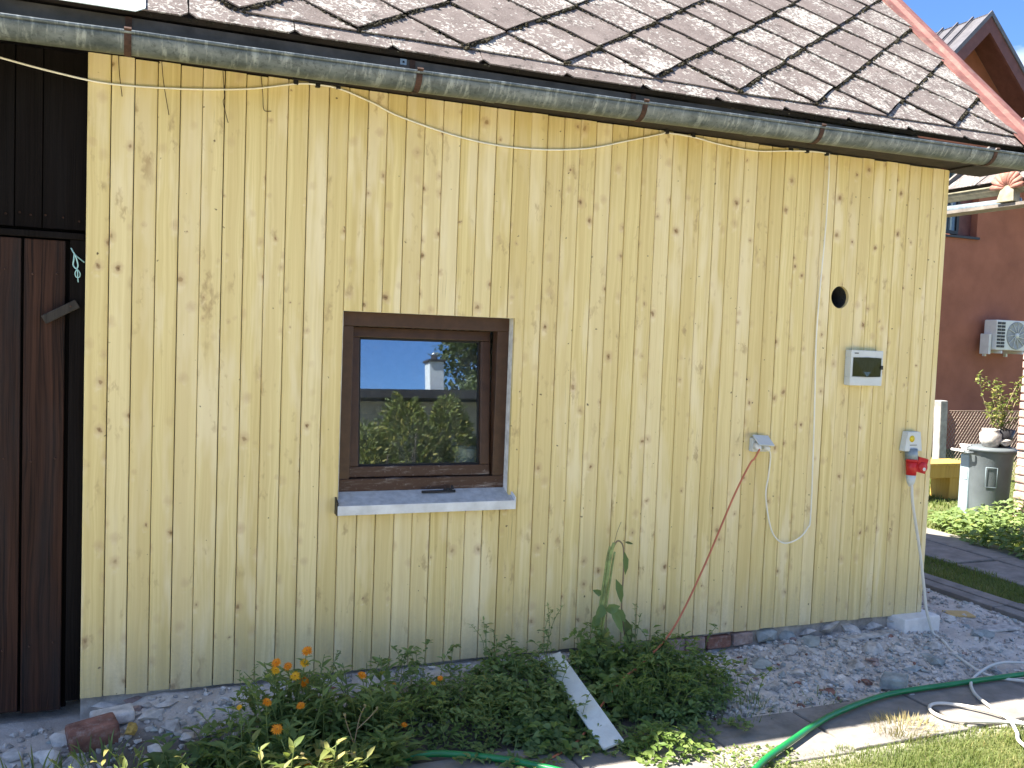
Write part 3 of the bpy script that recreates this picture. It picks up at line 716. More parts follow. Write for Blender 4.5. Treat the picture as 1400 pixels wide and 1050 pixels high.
for k in range(6):
    a = -pi/2+(k-2.5)*.5
    c = Vector((1.79+.0655*cos(a), .235+.0655*sin(a), .96))
    t = Vector((-sin(a), cos(a), 0)); q.tube([c+t*.016*cos(b*pi/5)+Vector((0, 0, .028*sin(b*pi/5))) for b in range(11)], .0035, 5)
q.build('relief', 'ceramic', jar)
hd = thing('window_handle', (1.60, .03, .835), 'black metal stay bar lying on the dusty window sill', 'handle')
sl_ = lambda x, y: .8005+(y+.05)*.0385/.1
MB().tube([(1.49, .030, .842), (1.66, .028, .842)], .0065, 8).build('bar', 'black_plastic', hd)
MB().tube(catmull([(1.60, .03, .847), (1.625, .034, .853), (1.64, .03, .849), (1.645, .036, .866), (1.652, .034, .850)]), .005, 6).build('catch', 'black_plastic', hd)

# ------------------------------------------------------------------ electrics on the wall
fb = thing('fuse_box', (4.122, -.03, 1.40), 'grey wall fuse box with a smoked door over its breakers', 'fuse box')
X0, X1, Z0, Z1 = 4.004, 4.240, 1.402, 1.606
q = MB().box(X0, X1, -.052, -.0015, Z0, Z0+.052).box(X0, X1, -.052, -.0015, Z1-.042, Z1).box(X0, X0+.018, -.052, -.0015, Z0+.052, Z1-.042).box(X1-.018, X1, -.052, -.0015, Z0+.052, Z1-.042)
q.build('housing', 'grey_plastic', fb, bevel=.003)
MB().box(X0+.018, X1-.018, -.012, -.002, Z0+.052, Z1-.042).build('back_plate', 'dark_plastic', fb)
for k in range(6):
    x = X0+.075+k*.0185
    b = MB().box(x, x+.0175, -.036, -.0125, Z0+.066, Z1-.062).build('breaker', 'breaker' if k not in (0, 3) else 'breaker_dark', fb, bevel=.001)
    MB().box(x+.005, x+.0125, -.042, -.0362, Z0+.085, Z0+.105).build('toggle', 'breaker_dark', b)
MB().box(X0+.028, X0+.066, -.03, -.0125, Z0+.062, Z1-.055).build('blanking_plate', 'dark_plastic', fb)
MB().prism([(X0+.014, -.0545, Z0+.054), (X0+.12, -.0585, Z0+.050), (X1-.014, -.0545, Z0+.054), (X1-.014, -.0545, Z1-.044), (X0+.12, -.0585, Z1-.040), (X0+.014, -.0545, Z1-.044)], (0, .0020, 0)).build('door', 'smoked', fb)
MB().box(X1-.020, X1-.002, -.060, -.0525, Z0+.095, Z0+.118).build('door_catch', 'black_plastic', fb, bevel=.002)
MB().box(X0+.022, X0+.052, -.0530, -.0522, Z1-.020, Z1-.014).build('maker_mark', 'ink', fb)

so_ = thing('power_socket', (3.415, -.03, 1.03), 'small grey wall socket with its flap raised by two plugs', 'socket')
MB().box(3.364, 3.466, -.034, -.0015, 1.022, 1.098).build('housing', 'grey_plastic', so_, bevel=.004)
MB().obox((3.418, -.058, 1.088), ((1, 0, -.06), (0, -.8, -.6), (0, -.6, .8)), (.052, .040, .004)).build('flap', 'grey_plastic', so_, bevel=.002)
MB().tube([(3.385, -.034, 1.058), (3.383, -.060, 1.052), (3.38, -.078, 1.043)], [.019, .019, .011], 12).build('plug', 'white_plastic', so_)
MB().tube([(3.437, -.034, 1.056), (3.442, -.058, 1.046), (3.452, -.070, 1.036)], [.019, .018, .010], 12).build('plug', 'white_plastic', so_)

isk = thing('industrial_socket', (4.52, -.04, .98), 'grey industrial wall socket with a yellow dot on its hood', 'socket')
q = MB().prism([(4.452, -.0015, 1.012), (4.592, -.0015, 1.012), (4.572, -.0015, 1.13), (4.472, -.0015, 1.13)], (0, -.046, 0)).build('housing', 'grey_plastic', isk, bevel=.005)
MB().lathe([(0, .0005), (.020, .0005), (.020, -.004)], (4.505, -.0485, 1.088), 18, 'y').build('dot', 'yellow_plastic', isk)
MB().box(4.490, 4.545, -.0492, -.0478, 1.048, 1.052).build('slot', 'dark_plastic', isk)
MB().tube([(4.523, -.028, 1.025), (4.522, -.038, .955)], [.036, .038], 18).build('collar', 'galvanised', isk)
MB().obox((4.566, -.072, .932), ((.25, 0, 1), (1, -.3, -.25), (0, 1, .3)), (.045, .030, .007)).lathe([(0, .012), (.030, .012), (.033, .004), (.033, -.006)], (4.572, -.074, .920), 18, 'y').build('red_lid', 'red_plastic', isk)
MB().lathe([(0, .0135), (.011, .0135), (.011, .010)], (4.575, -.0755, .908), 12, 'y').build('lid_boss', 'white_plastic', isk)

def surf(x, y):
    z = gz2(x, y)
    if -1.09 < y < -.63 and -.35 < x < 5.4: z = max(z, -.171)
    return z
def cable(name, pts, r, mat, label, cat, k=10, sides=8):
    P = catmull(pts, k); base = P[-1]
    for q in P:
        if q.z < -.02: q.z = max(q.z, surf(q.x, q.y)+r*.85)
    t = thing(name, tuple(base), label, cat); MB().tube(P, r, sides).build('cord', mat, t); return t
pc = cable('power_plug_cable', [(4.513, -.045, .862), (4.514, -.06, .80), (4.521, -.07, .693), (4.585, -.08, .426), (4.628, -.09, .202), (4.640, -.12, .03), (4.690, -.16, -.125), (4.60, -.40, gz(4.6, -.4)+.018), (4.583, -.609, -.158), (4.710, -.734, -.158), (4.895, -.852, -.158), (5.3, -1.0, -.165), (5.5, -.85, -.165), (5.279, -.655, -.165), (4.953, -.539, -.150), (4.739, -.524, -.142), (4.440, -.640, -.150), (4.289, -.772, -.152), (4.216, -.925, -.155), (4.187, -1.097, -.16), (4.35, -1.3, -.165), (4.5, -1.22, -.165), (4.250, -1.16, -.165), (4.146, -1.110, -.160), (4.003, -1.067, -.155), (3.882, -1.005, -.158), (3.863, -.911, -.158), (3.925, -.838, -.158), (4.015, -.850, -.155), (4.116, -.969, -.148), (4.151, -1.086, -.146), (4.091, -1.194, -.165), (3.998, -1.301, -.165), (3.93, -1.6, -.165), (4.0, -2.4, -.165)], .0085, 'cable_white', 'thick white cable dropping from the red plug and looping on the ground', 'cable')
MB().tube([(4.521, -.040, .958), (4.518, -.044, .868)], [.0335, .029], 16).build('plug_body', 'red_plastic', pc, label='red industrial plug body')
MB().tube([(4.518, -.044, .867), (4.516, -.047, .83), (4.514, -.051, .800)], [.029, .024, .011], 16).build('plug_grip', 'grey_plastic', pc)
MB().tube([(4.521, -.040, .964), (4.5205, -.0405, .950)], .0375, 16).build('plug_collar', 'red_plastic', pc)

wc = cable('cream_cable', [(-1.5, .02, 2.70), (-.8, -.01, 2.70), (-.416, -.012, 2.656), (-.315, -.012, 2.637), (-.120, -.012, 2.607), (.083, -.012, 2.589), (.366, -.012, 2.606), (.634, -.012, 2.642), (.836, -.012, 2.691), (.932, -.012, 2.700), (1.031, -.012, 2.695), (1.182, -.012, 2.653), (1.321, -.012, 2.604), (1.646, -.012, 2.541), (1.948, -.012, 2.529), (2.265, -.012, 2.564), (2.512, -.012, 2.632), (2.703, -.012, 2.688), (2.737, -.012, 2.698), (2.903, -.012, 2.695), (3.064, -.012, 2.676), (3.3, -.012, 2.667), (3.494, -.012, 2.688), (3.642, -.012, 2.702), (3.769, -.012, 2.706), (3.798, -.012, 2.672), (3.802, -.012, 2.337), (3.785, -.012, 1.924), (3.780, -.012, 1.634), (3.796, -.012, 1.258), (3.812, -.012, .666), (3.790, -.015, .57), (3.718, -.02, .511), (3.617, -.02, .496), (3.536, -.02, .572), (3.484, -.02, .761), (3.490, -.025, .885), (3.478, -.05, .99), (3.452, -.070, 1.036)], .0043, 'cable_cream', 'thin cream cable sagging under the gutter and down to the wall socket', 'cable', 8, 7)
for cx in (.836, .932, 1.024, 2.737, 2.898, 3.532, 3.642, 3.780):
    zc = 2.700 if cx > 1 else 2.695
    MB().box(cx-.010, cx+.010, -.020, -.0015, zc-.007, zc+.016).build('clip', 'black_plastic', wc, bevel=.002)
for a, b in ((.82, 1.05), (3.50, 3.80)):
    MB().box(a, b, -.028, -.0205, 2.706, 2.7155).build('clip_strip', 'black_plastic', wc, bevel=.001)
cable('extension_cord', [(3.38, -.078, 1.043), (3.345, -.082, .99), (3.329-.02, -.09, .96), (3.195, -.115, .785), (2.984, -.17, .414), (2.763, -.26, .147), (2.558, -.33, .021), (2.41, -.38, -.037), (2.24, -.485, -.112), (2.038, -.669, -.163), (1.8, -.809, -.165), (1.65, -.855, -.165), (1.3, -1.2, -.165), (1.4, -2., -.17)], .0053, 'cable_orange', 'orange extension cord hanging from the wall socket into the weeds', 'cord')
cable('garden_hose', [(5.6, -.72, -.16), (5.2, -.69, -.15), (4.785, -.676, -.148), (4.25, -.669, -.150), (3.811, -.679, -.150), (3.419, -.774, -.150), (3.191, -.858, -.153), (2.97, -.965, -.153), (2.756, -1.071, -.153), (2.45, -1.22, -.16), (2.1, -1.16, -.16), (1.818, -.916, -.148), (1.679, -.78, -.150), (1.522, -.676, -.153), (1.377, -.624, -.150), (1.218, -.629, -.150), (1.083, -.685, -.150), (.9, -.85, -.15), (.7, -1.3, -.16), (.9, -2.4, -.17)], .0145, 'hose_green', 'green garden hose curving over the concrete slabs', 'hose', 10, 12)
for pts in ([(.114, -.004, 2.711), (.118, -.010, 2.64), (.130, -.010, 2.544)], [(.280, -.004, 2.721), (.29, -.012, 2.62), (.313, -.008, 2.491)], [(.527, -.004, 2.713), (.535, -.012, 2.60), (.531, -.01, 2.57), (.553, -.008, 2.487)], [(.686, -.004, 2.715), (.695, -.012, 2.63), (.702, -.008, 2.562), (.733, -.008, 2.560)]):
    t = MB().tube(catmull(pts, 5), .0016, 5).build('dry_tendril', 'rust', None, origin=pts[-1])
    tag(t, 'thin dark dry tendril dangling from the soffit over the pale boards', 'tendril', 'dry tendrils under the gutter')

# ------------------------------------------------------------------ loose things on the ground by the wall
ax = (Vector((2.155, -.782, -.150))-Vector((2.147, -.12, .018))).normalized(); sd = Vector((1, -.05, .30)); sd = (sd-ax*sd.dot(ax)).normalized(); nn = ax.cross(sd)
lb = MB().obox((2.151, -.451, -.066), (ax, sd, nn), (.342, .052, .007)).build('loose_board', 'loose_board_white', None, bevel=.002, origin=(2.155, -.78, -.16))
tag(lb, 'narrow pale painted board leaning over the weeds', 'board')
def ob(name, c, ax, h, mat, label, cat, bev=.006, group=None):
    o = MB().obox(c, ax, h).build(name, mat, None, bevel=bev, origin=(c[0], c[1], c[2]-h[2])); tag(o, label, cat, group); return o
blk = ob('concrete_block', (4.63, .0, -.055), ((1, .06, 0), (-.06, 1, 0), (0, 0, 1)), (.15, .095, .058), 'aerated_block', 'white aerated concrete block lying at the corner of the boards', 'block', .008)
ob('brick', (.06, -.20, -.075), ((1, .25, .1), (-.25, 1, .1), (-.1, -.1, 1)), (.095, .055, .050), 'brick_red', 'broken red brick lying in the rubble below the dark door', 'brick', .014)
ob('mortar_slab', (.13, -.10, -.05), ((1, .12, .06), (-.12, 1, 0), (-.06, 0, 1)), (.085, .05, .026), 'stone_pale', 'flat pale mortar slab resting against the broken red brick', 'rubble', .012)
fo = MB().rock((.205, -.22, -.065), .036, 3, flat=1.1).build('foam_chunk', 'foam', None, origin=(.205, -.22, -.1)); tag(fo, 'yellow brown lump of hardened foam beside the broken brick', 'foam')
ob('wood_scrap', (5.34, .27, gz(5.34, .27)+.014), ((1, -.35, 0), (.35, 1, 0), (0, 0, 1)), (.085, .06, .006), 'wood_scrap', 'small square yellow wood offcut on the gravel', 'offcut', .002)
ob('roof_slate', (5.36, -.02, gz(5.3, 0)+.014), ((1, -.1, .03), (.1, 1, 0), (0, 0, 1)), (.13, .05, .007), 'stone_grey', 'flat grey slate strip below the wood offcut', 'slate', .003)
ob('broken_block', (3.92, -.60, -.125), ((.55, -.8, .1), (.8, .55, .2), (-.1, -.2, 1)), (.065, .042, .035), 'stone_green', 'grey green broken concrete chunk beside the garden hose', 'rubble', .010)
ob('plank_offcut', (4.22, -.10, gz(4.2, -.1)+.018), ((1, .05, .0), (-.05, 1, 0), (0, 0, 1)), (.20, .03, .007), 'stone_grey', 'thin grey strip lying in front of the concrete block', 'strip', .002)

def stone(x, y, r, mat, flat=.55, label=None):
    z = gz2(x, y)+r*flat*.25
    r *= 1.2; o = MB().rock((x, y, z), r, flat=flat).build('stone', mat, None, origin=(x, y, z-r*flat*.6)); return o
big = [(3.18, -.12, .055, 'stone_pale', .5), (3.36, -.2, .07, 'stone_green', .4), (3.62, -.14, .05, 'stone_grey', .6), (3.78, -.1, .06, 'stone_green', .6), (3.98, -.16, .06, 'stone_grey', .5), (3.5, -.34, .06, 'stone_grey', .4), (4.12, -.24, .07, 'stone_grey', .5),
       (4.30, -.26, .05, 'stone_pale', .5), (4.42, -.38, .07, 'stone_green', .4), (3.72, -.45, .04, 'stone_pale', .6), (3.87, -.36, .06, 'stone_grey', .4), (4.0, -.47, .035, 'stone_pale', .6), (3.56, -.52, .035, 'brick_red', .6), (3.83, -.5, .028, 'brick_red', .7), (3.3, -.42, .05, 'stone_grey', .4),
       (3.85, -.55, .03, 'stone_pale', .5), (4.2, -.42, .06, 'stone_green', .3), (4.55, -.27, .045, 'stone_grey', .5), (4.95, -.2, .06, 'stone_green', .45), (5.12, -.12, .08, 'stone_green', .4), (5.05, .1, .05, 'stone_pale', .5), (5.25, -.3, .045, 'stone_pale', .5), (4.75, -.42, .04, 'stone_grey', .5),
       (-.05, -.16, .055, 'stone_pale', .6), (-.12, -.3, .06, 'stone_pale', .5), (.0, -.08, .04, 'stone_grey', .6), (-.22, -.22, .05, 'stone_grey', .5), (.28, -.14, .05, 'stone_pale', .5), (.36, -.2, .045, 'stone_grey', .6), (.34, -.08, .04, 'stone_pale', .5), (.31, -.3, .05, 'stone_pale', .5), (.2, -.08, .05, 'brick_dusty', .5),
       (-.3, -.36, .06, 'stone_pale', .6), (.0, -.32, .05, 'stone_grey', .5), (.42, -.26, .03, 'stone_pale', .7), (4.1, -.62, .03, 'stone_pale', .5), (3.97, -.66, .03, 'stone_grey', .6), (3.8, -.62, .03, 'stone_pale', .4), (4.02, -.33, .045, 'brick_dusty', .5), (3.24, -.28, .035, 'stone_pale', .6)]
for x in range(46):
    xx = U(3.0, 5.65); yy = U(-.6, .05) if xx < 4.8 else U(-.6, 1.4)
    big.append((xx, yy, U(.016, .034), random.choice(['stone_grey', 'stone_pale', 'stone_pale', 'stone_green', 'brick_dusty']), U(.4, .7)))
KN = {'stone_pale': 'pale mortar dusted stone', 'stone_grey': 'rough grey stone', 'stone_green': 'flat green grey stone', 'brick_red': 'red brick chip', 'brick_dusty': 'dusty pinkish brick chip'}
ANCH = [((3.0, -.1), 'in front of the foundation bricks'), ((3.45, -.12), 'right of the foundation bricks'), ((4.63, -.1), 'beside the white concrete block'), ((4.1, -.12), 'left of the white concrete block'), ((3.92, -.6), 'near the broken concrete chunk by the hose'),
        ((3.2, -.5), 'between the bushy weed and the slabs'), ((4.5, -.5), 'inside the bend of the white cable'), ((5.34, .27), 'around the yellow wood offcut'), ((5.36, -.02), 'next to the flat slate strip'), ((5.2, .9), 'on the gravel beside the kerb'), ((5.2, -.4), 'between slate strip and white cable'),
        ((3.5, -.33), 'in the middle of the rubble bank'), ((4.2, -.35), 'below the thin grey strip'), ((.06, -.2), 'beside the broken red brick'), ((-.2, -.25), 'below the dark plank door'), ((.33, -.18), 'right of the foam lump')]
for x, y, r, mt, fl in big:
    an = min(ANCH, key=lambda q: (q[0][0]-x)**2+(q[0][1]-y)**2)[1]
    tag(stone(x, y, r, mt, fl), ('fist sized ' if r > .045 else 'egg sized ' if r > .027 else 'tiny ')+KN[mt]+' '+an, 'stone', 'loose stones in the rubble')
# gravel: too many to count
gr = MB()
for i in range(9500):
    if i < 7000: x = U(2.75, 5.75); y = U(-.63, .0) if x < 4.75 else U(-.63, 2.2)
    else: x = U(-.35, 2.8); y = -U(.02, .42) if x > .5 else -U(.02, .55)
    if .95 < x < 2.7 and y < -.25 and U(0, 1) < .6: continue
    r = .003+.02*U(0, 1)**3.2
    gr.rock((x, y, gz2(x, y)+r*.3), r, tint=U(0, 1), mi=random.choice([0, 0, 1, 1, 2, 3] if U(0, 1) > .012 else [4]))
gv = gr.build('gravel', ['stone_grey', 'stone_pale', 'mortar', 'stone_green', 'brick_red'], None, kind='stuff'); gv['label'] = 'crushed grey rubble and gravel along the foot of the wall'

# ------------------------------------------------------------------ plants
def make_flower(c, r, mat, nrm):
    c = Vector(c); nrm = Vector(nrm).normalized(); a0 = nrm.orthogonal().normalized(); b0 = nrm.cross(a0); q = MB()
    for ring, (n, rr, lift) in enumerate(((15, r, .10), (13, r*.78, .28), (10, r*.5, .5))):
        for k in range(n):
            a = 2*pi*k/n+ring*.2+U(-.1, .1); d = a0*cos(a)+b0*sin(a)
            q.leaf(c+nrm*(.002*ring), d+nrm*lift, nrm, rr*U(.88, 1.05), r*.36, .15, .1)
    return q
def stemline(p0, p1, sag=.02):
    p0, p1 = Vector(p0), Vector(p1); mid = p0.lerp(p1, .5)+Vector((U(-sag, sag), U(-sag, sag), (p1.z-p0.z)*.18)); return catmull([p0, mid, p1], 4)
def herb(name, label, cat, root, tips, mat, L=(.055, .095), W=.40, leaves=9, group=None, srad=.0022, flowers=(), spread=.12, base=26, stemmat='stem'):
    root = Vector(root); root.z = gz(root.x, root.y)
    t = thing(name, tuple(root), label, cat, group)
    st = MB(); fo_ = MB()
    for tip in list(tips)+[f[0] for f in flowers]:
        tip = Vector(tip); r0 = root+Vector((U(-spread, spread), U(-spread, spread)*.7, 0)); r0 = r0.lerp(Vector((tip.x, tip.y, r0.z)), .45); r0.z = gz(r0.x, r0.y)-.01
        P = stemline(r0, tip); st.tube(P, [srad*(1.25-.6*i/len(P)) for i in range(len(P))], 5)
        for k in range(leaves):
            u = (k+U(0, 1))/leaves*.92; i = min(len(P)-2, int(u*(len(P)-1))); q = P[i].lerp(P[i+1], u*(len(P)-1)-i)
            a = k*2.4+U(-.5, .5); l = U(*L)*(1.15-.55*u); d = Vector((cos(a), sin(a), U(.15, 1.3)))
            fo_.leaf(q, d, Vector((0, 0, 1))+d*-.3, l, l*W*U(.85, 1.2), U(.1, .45))
    for k in range(base):
        a = U(0, 6.28); rr = spread*U(.1, 1.25); q = root+Vector((rr*cos(a), rr*sin(a)*.8, 0)); q.z = gz(q.x, q.y)+U(0, .05)
        d = Vector((cos(a), sin(a), U(.1, 1.0))); l = U(*L)*1.15
        fo_.leaf(q, d, Vector((0, 0, 1)), l, l*W*1.15, U(.2, .6))
    st.build('stems', stemmat, t, kind='stuff'); fo_.build('foliage', mat, t, kind='stuff')
    for c, r, fm in flowers:
        n = Vector((U(-.5, .3), -U(.35, 1.0), U(.45, 1.0)))
        f = make_flower(c, r, fm, n).build('flower', fm, t)
        nn_ = n.normalized()
        MB().lathe([(0, .006), (r*.2, .005), (r*.3, 0)], c, 10).build('eye', 'flower_eye', f)
    return t
O, Yl = 'petal_orange', 'petal_yellow'
CG = 'marigold plants along the wall'
def tips(n, x0, x1, y0, y1, z0, z1): return [(U(x0, x1), U(y0, y1), U(z0, z1)) for _ in range(n)]
herb('marigold_plant', 'tallest marigold plant, orange and yellow flowers crowded in front of the boards', 'flower', (.84, -.42, 0), tips(64, .62, 1.04, -.58, -.26, -.04, .22), 'leaf_green', leaves=11,
     flowers=[((.877, -.45, .279), .026, O), ((.753, -.45, .242), .023, O), ((.748, -.46, .214), .023, Yl), ((.801, -.44, .218), .021, O), ((.866, -.45, .230), .024, Yl), ((.829, -.46, .182), .024, Yl), ((.868, -.45, .149), .026, O)], group=CG, base=40)
herb('marigold_plant', 'marigold plant with a single orange flower beside the gravel bank', 'flower', (1.10, -.42, 0), tips(54, .96, 1.28, -.60, -.25, -.06, .18), 'leaf_green', leaves=11, flowers=[((1.111, -.45, .152), .023, O)], group=CG, base=40)
herb('marigold_plant', 'low marigold plant with orange heads and one pale bud over dark leaves', 'flower', (.66, -.58, 0), tips(38, .44, .92, -.74, -.42, -.1, .08), 'leaf_green', leaves=10, flowers=[((.700, -.6, .142), .022, O), ((.831, -.6, .112), .021, O), ((.595, -.6, .134), .013, Yl)], group=CG, base=40)
herb('marigold_plant', 'sunlit marigold plant reaching out over the slabs', 'flower', (.80, -.80, 0), tips(26, .56, 1.08, -1.0, -.72, -.06, .12), 'leaf_yellowish', leaves=9, flowers=[((.720, -.75, .094), .025, O), ((.836, -.78, -.045), .018, O), ((.906, -.77, -.037), .018, O)], group=CG, base=36)
herb('marigold_plant', 'sprawling marigold plant with one orange bud next to the green hose', 'flower', (1.14, -.60, 0), tips(34, .94, 1.36, -.74, -.44, -.12, .02), 'leaf_green', leaves=10, flowers=[((1.255, -.62, -.012), .016, O)], group=CG, base=36)
herb('marigold_plant', 'small marigold plant with fading yellow heads in front of the pale plinth', 'flower', (1.47, -.32, 0), tips(12, 1.36, 1.62, -.42, -.22, -.08, .05), 'leaf_green', L=(.035, .06), leaves=9, flowers=[((1.468, -.33, .030), .015, Yl), ((1.502, -.32, .048), .016, O), ((1.30, -.28, .028), .010, O)], group=CG, base=24)
# bleached seed stalks among the marigolds
def stalks(label, P, heads):
    t = thing('seed_stalk', P[0][0], label, 'stalk')
    q = MB()
    for pts in P: q.tube(catmull(pts, 5), .0022, 5)
    q.build('stem', 'dry_stem', t)
    for h in heads: MB().rock(h, .0085, flat=1.2).build('seed_head', 'straw', t)
    f = MB()
    for pts in P:
        for k in range(3):
            a = Vector(pts[-1]).lerp(Vector(pts[-2]), U(0, .9)); f.leaf(a, (U(-1, 1), U(-1, .2), U(.2, 1)), (0, 0, 1), .035, .010)
    f.build('leaves', 'leaf_yellowish', t)
stalks('bleached forked seed stalk standing above the marigold leaves', [[(1.02, -.66, -.17), (1.03, -.68, -.06), (1.05, -.68, .06), (1.07, -.68, .11)], [(1.04, -.68, .02), (1.09, -.69, .07), (1.12, -.69, .10)], [(1.03, -.68, -.03), (1.0, -.69, .05), (.99, -.69, .09)]], [(1.07, -.68, .115), (1.12, -.69, .104), (.99, -.69, .094)])
stalks('dry branching stalk bending over the slab by the hose', [[(.86, -.8, -.17), (.9, -.82, -.08), (.95, -.84, .0), (1.0, -.84, .0)], [(.9, -.82, -.08), (.84, -.84, -.02), (.80, -.85, .03)]], [(1.0, -.84, .003), (.80, -.85, .034)])
# dark broad-leaved plant at the left, strappy grass, yellow sunlit clump
herb('leafy_plant', 'dark broad leaved plant left of the marigolds', 'plant', (.44, -.48, 0), tips(14, .28, .6, -.62, -.36, -.06, .05), 'leaf_dark', L=(.06, .1), W=.5, leaves=6, base=22)
def strap(name, label, root, n, L, mat, W=.009, spread=.14, cat='grass', lean=(0, 0)):
    t = thing(name, (root[0], root[1], gz(root[0], root[1])), label, cat); q = MB()
    for i in range(n):
        a = U(0, 6.28); rr = spread*math.sqrt(U(0, 1)); x, y = root[0]+rr*cos(a), root[1]+rr*sin(a)*.7
        l = U(*L); b = a+U(-.6, .6); h = Vector((cos(b)+lean[0], sin(b)+lean[1], 0)); w_ = W*U(.7, 1.3); tn = U(0, 1); side = Vector((-h.y, h.x, 0)).normalized()*w_*.5
        p = Vector((x, y, gz(x, y)-.005)); vs = []
        k_ = U(.3, .9)
        for j in range(6):
            u = j/5; c = p+Vector((0, 0, 1))*l*(u-.55*k_*u*u)+h*(l*.65*k_*u*u); wd = (1-u**2.2)
            vs += [c-side*wd, c+side*wd]
        q.add(vs, [(2*j, 2*j+1, 2*j+3, 2*j+2) for j in range(5)], True, tn)
    q.build('blades', mat, t, kind='stuff'); return t
strap('grass_clump', 'clump of strappy green grass below the dark door', (-.12, -.52), 60, (.12, .24), 'leaf_yellowish', .010, .18)
strap('grass_clump', 'small strappy tuft behind the broken brick', (.10, -.36), 26, (.08, .17), 'leaf_green', .009, .12)
strap('grass_clump', 'arching strap leaved clump between brick and leafy plant', (.24, -.56), 50, (.12, .2), 'leaf_yellowish', .010, .16)
herb('sunlit_plant', 'bright yellow green plant catching the sun in the left corner', 'plant', (.22, -.84, 0), tips(30, -.06, .46, -.98, -.78, .0, .15), 'leaf_yellowish', L=(.05, .08), W=.34, leaves=8, base=30)
herb('low_plant', 'low yellowing plant at the foot of the dark door', 'plant', (-.18, -.78, 0), tips(12, -.35, .0, -.9, -.66, -.12, -.02), 'leaf_yellowish', L=(.05, .08), leaves=7, base=24)
# trailing weeds between the marigolds and the pale board
def vine(name, label, root, box, n, mat, L=(.022, .042), W=.7, group=None, cat='weed', stems=18):
    x0, x1, y0, y1, h = box
    t = thing(name, (root[0], root[1], gz(*root)), label, cat, group); q = MB(); st = MB()
    cx, cy = (x0+x1)/2, (y0+y1)/2
    def top(x, y):
        e = 1-((x-cx)/((x1-x0)*.5))**2*.8-((y-cy)/((y1-y0)*.5))**2*.75
        return max(.02, h*max(0, e)**.5*(.60+.75*noise.noise(Vector((x*8, y*8, h*10)))+.35*noise.noise(Vector((x*21, y*21, 2)))))
    for i in range(n):
        x, y = U(x0, x1), U(y0, y1)
        e = ((x-cx)/((x1-x0)*.5))**2+((y-cy)/((y1-y0)*.5))**2
        if e > 1+.3*noise.noise(Vector((x*7, y*7, 1))): continue
        z = gz(x, y)+top(x, y)*U(.05, 1)**.55
        l = U(*L); a = U(0, 6.28); d = Vector((cos(a), sin(a), U(-.5, .5)))
        q.leaf((x, y, z), d, Vector((U(-.5, .5), U(-.7, .1), 1)), l, l*W*U(.8, 1.15), U(0, .3), .22)
    for i in range(stems):
        x, y = U(x0, x1), U(y0, y1); x = cx+(x-cx)*.8; y = cy+(y-cy)*.7; b = (x+U(-.12, .12), y+U(-.1, .1))
        st.tube(catmull([(x, y, gz(x, y)-.01), ((x+b[0])/2, (y+b[1])/2, gz(x, y)+top(x, y)*.8), (b[0], b[1], gz(*b)+top(*b)*U(.8, 1.2))], 4), .0016, 4)
    q.build('foliage', mat, t, kind='stuff'); st.build('stems', 'stem', t, kind='stuff')
    q = MB()
    for i in range(n//5):
        x, y = U(x0, x1), U(y0, y1); e = ((x-cx)/((x1-x0)*.5))**2+((y-cy)/((y1-y0)*.5))**2
        if e > .95: continue
        a = U(0, 6.28); l = U(*L)*1.25
        q.leaf((x, y, gz(x, y)+top(x, y)*U(.7, 1.12)), (cos(a), sin(a), U(-.2, .6)), (U(-.5, .5), U(-.8, .1), 1), l, l*W*.7, U(0, .4), .25)
    q.build('young_leaves', 'leaf_fresh', t, kind='stuff'); return t
vine('trailing_weed', 'tangle of trailing weeds between marigolds and pale board', (1.62, -.36), (1.28, 1.98, -.60, -.12, .17), 1900, 'leaf_green', (.02, .04), .42)
vine('trailing_weed', 'taller leafy weeds crowding the upper end of the pale board', (1.92, -.30), (1.66, 2.2, -.52, -.08, .21), 1500, 'leaf_green', (.025, .045), .55)
vine('trailing_weed', 'dark heart leaved weeds under the middle of the pale board', (1.98, -.58), (1.72, 2.26, -.78, -.36, .12), 900, 'leaf_dark', (.03, .05), .75)
vine('bushy_weed', 'bushy dark green weed spreading over the rubble right of the tall plant', (2.66, -.36), (2.30, 3.02, -.66, -.08, .23), 2900, 'leaf_dark', (.022, .042), .55, stems=40)
herb('upright_weed', 'upright leafy sprigs rising out of the bushy weed', 'weed', (2.66, -.34, 0), tips(30, 2.36, 2.98, -.55, -.12, .0, .13), 'leaf_green', L=(.03, .05), W=.4, leaves=11, base=20)
vine('bushy_weed', 'fresh green weed around the foot of the tall wilted plant', (2.36, -.32), (2.18, 2.62, -.55, -.05, .22), 1200, 'leaf_green', (.03, .055), .7)
vine('bushy_weed', 'sunlit yellow green weed sprigs at the lower end of the pale board', (2.36, -.84), (2.18, 2.60, -.98, -.70, .13), 420, 'leaf_fresh', (.025, .045), .6)
vine('low_weed', 'low sunlit ground weed creeping on the slab edge', (2.68, -1.02), (2.45, 2.95, -1.16, -.90, .035), 500, 'grass', (.012, .022), .6)
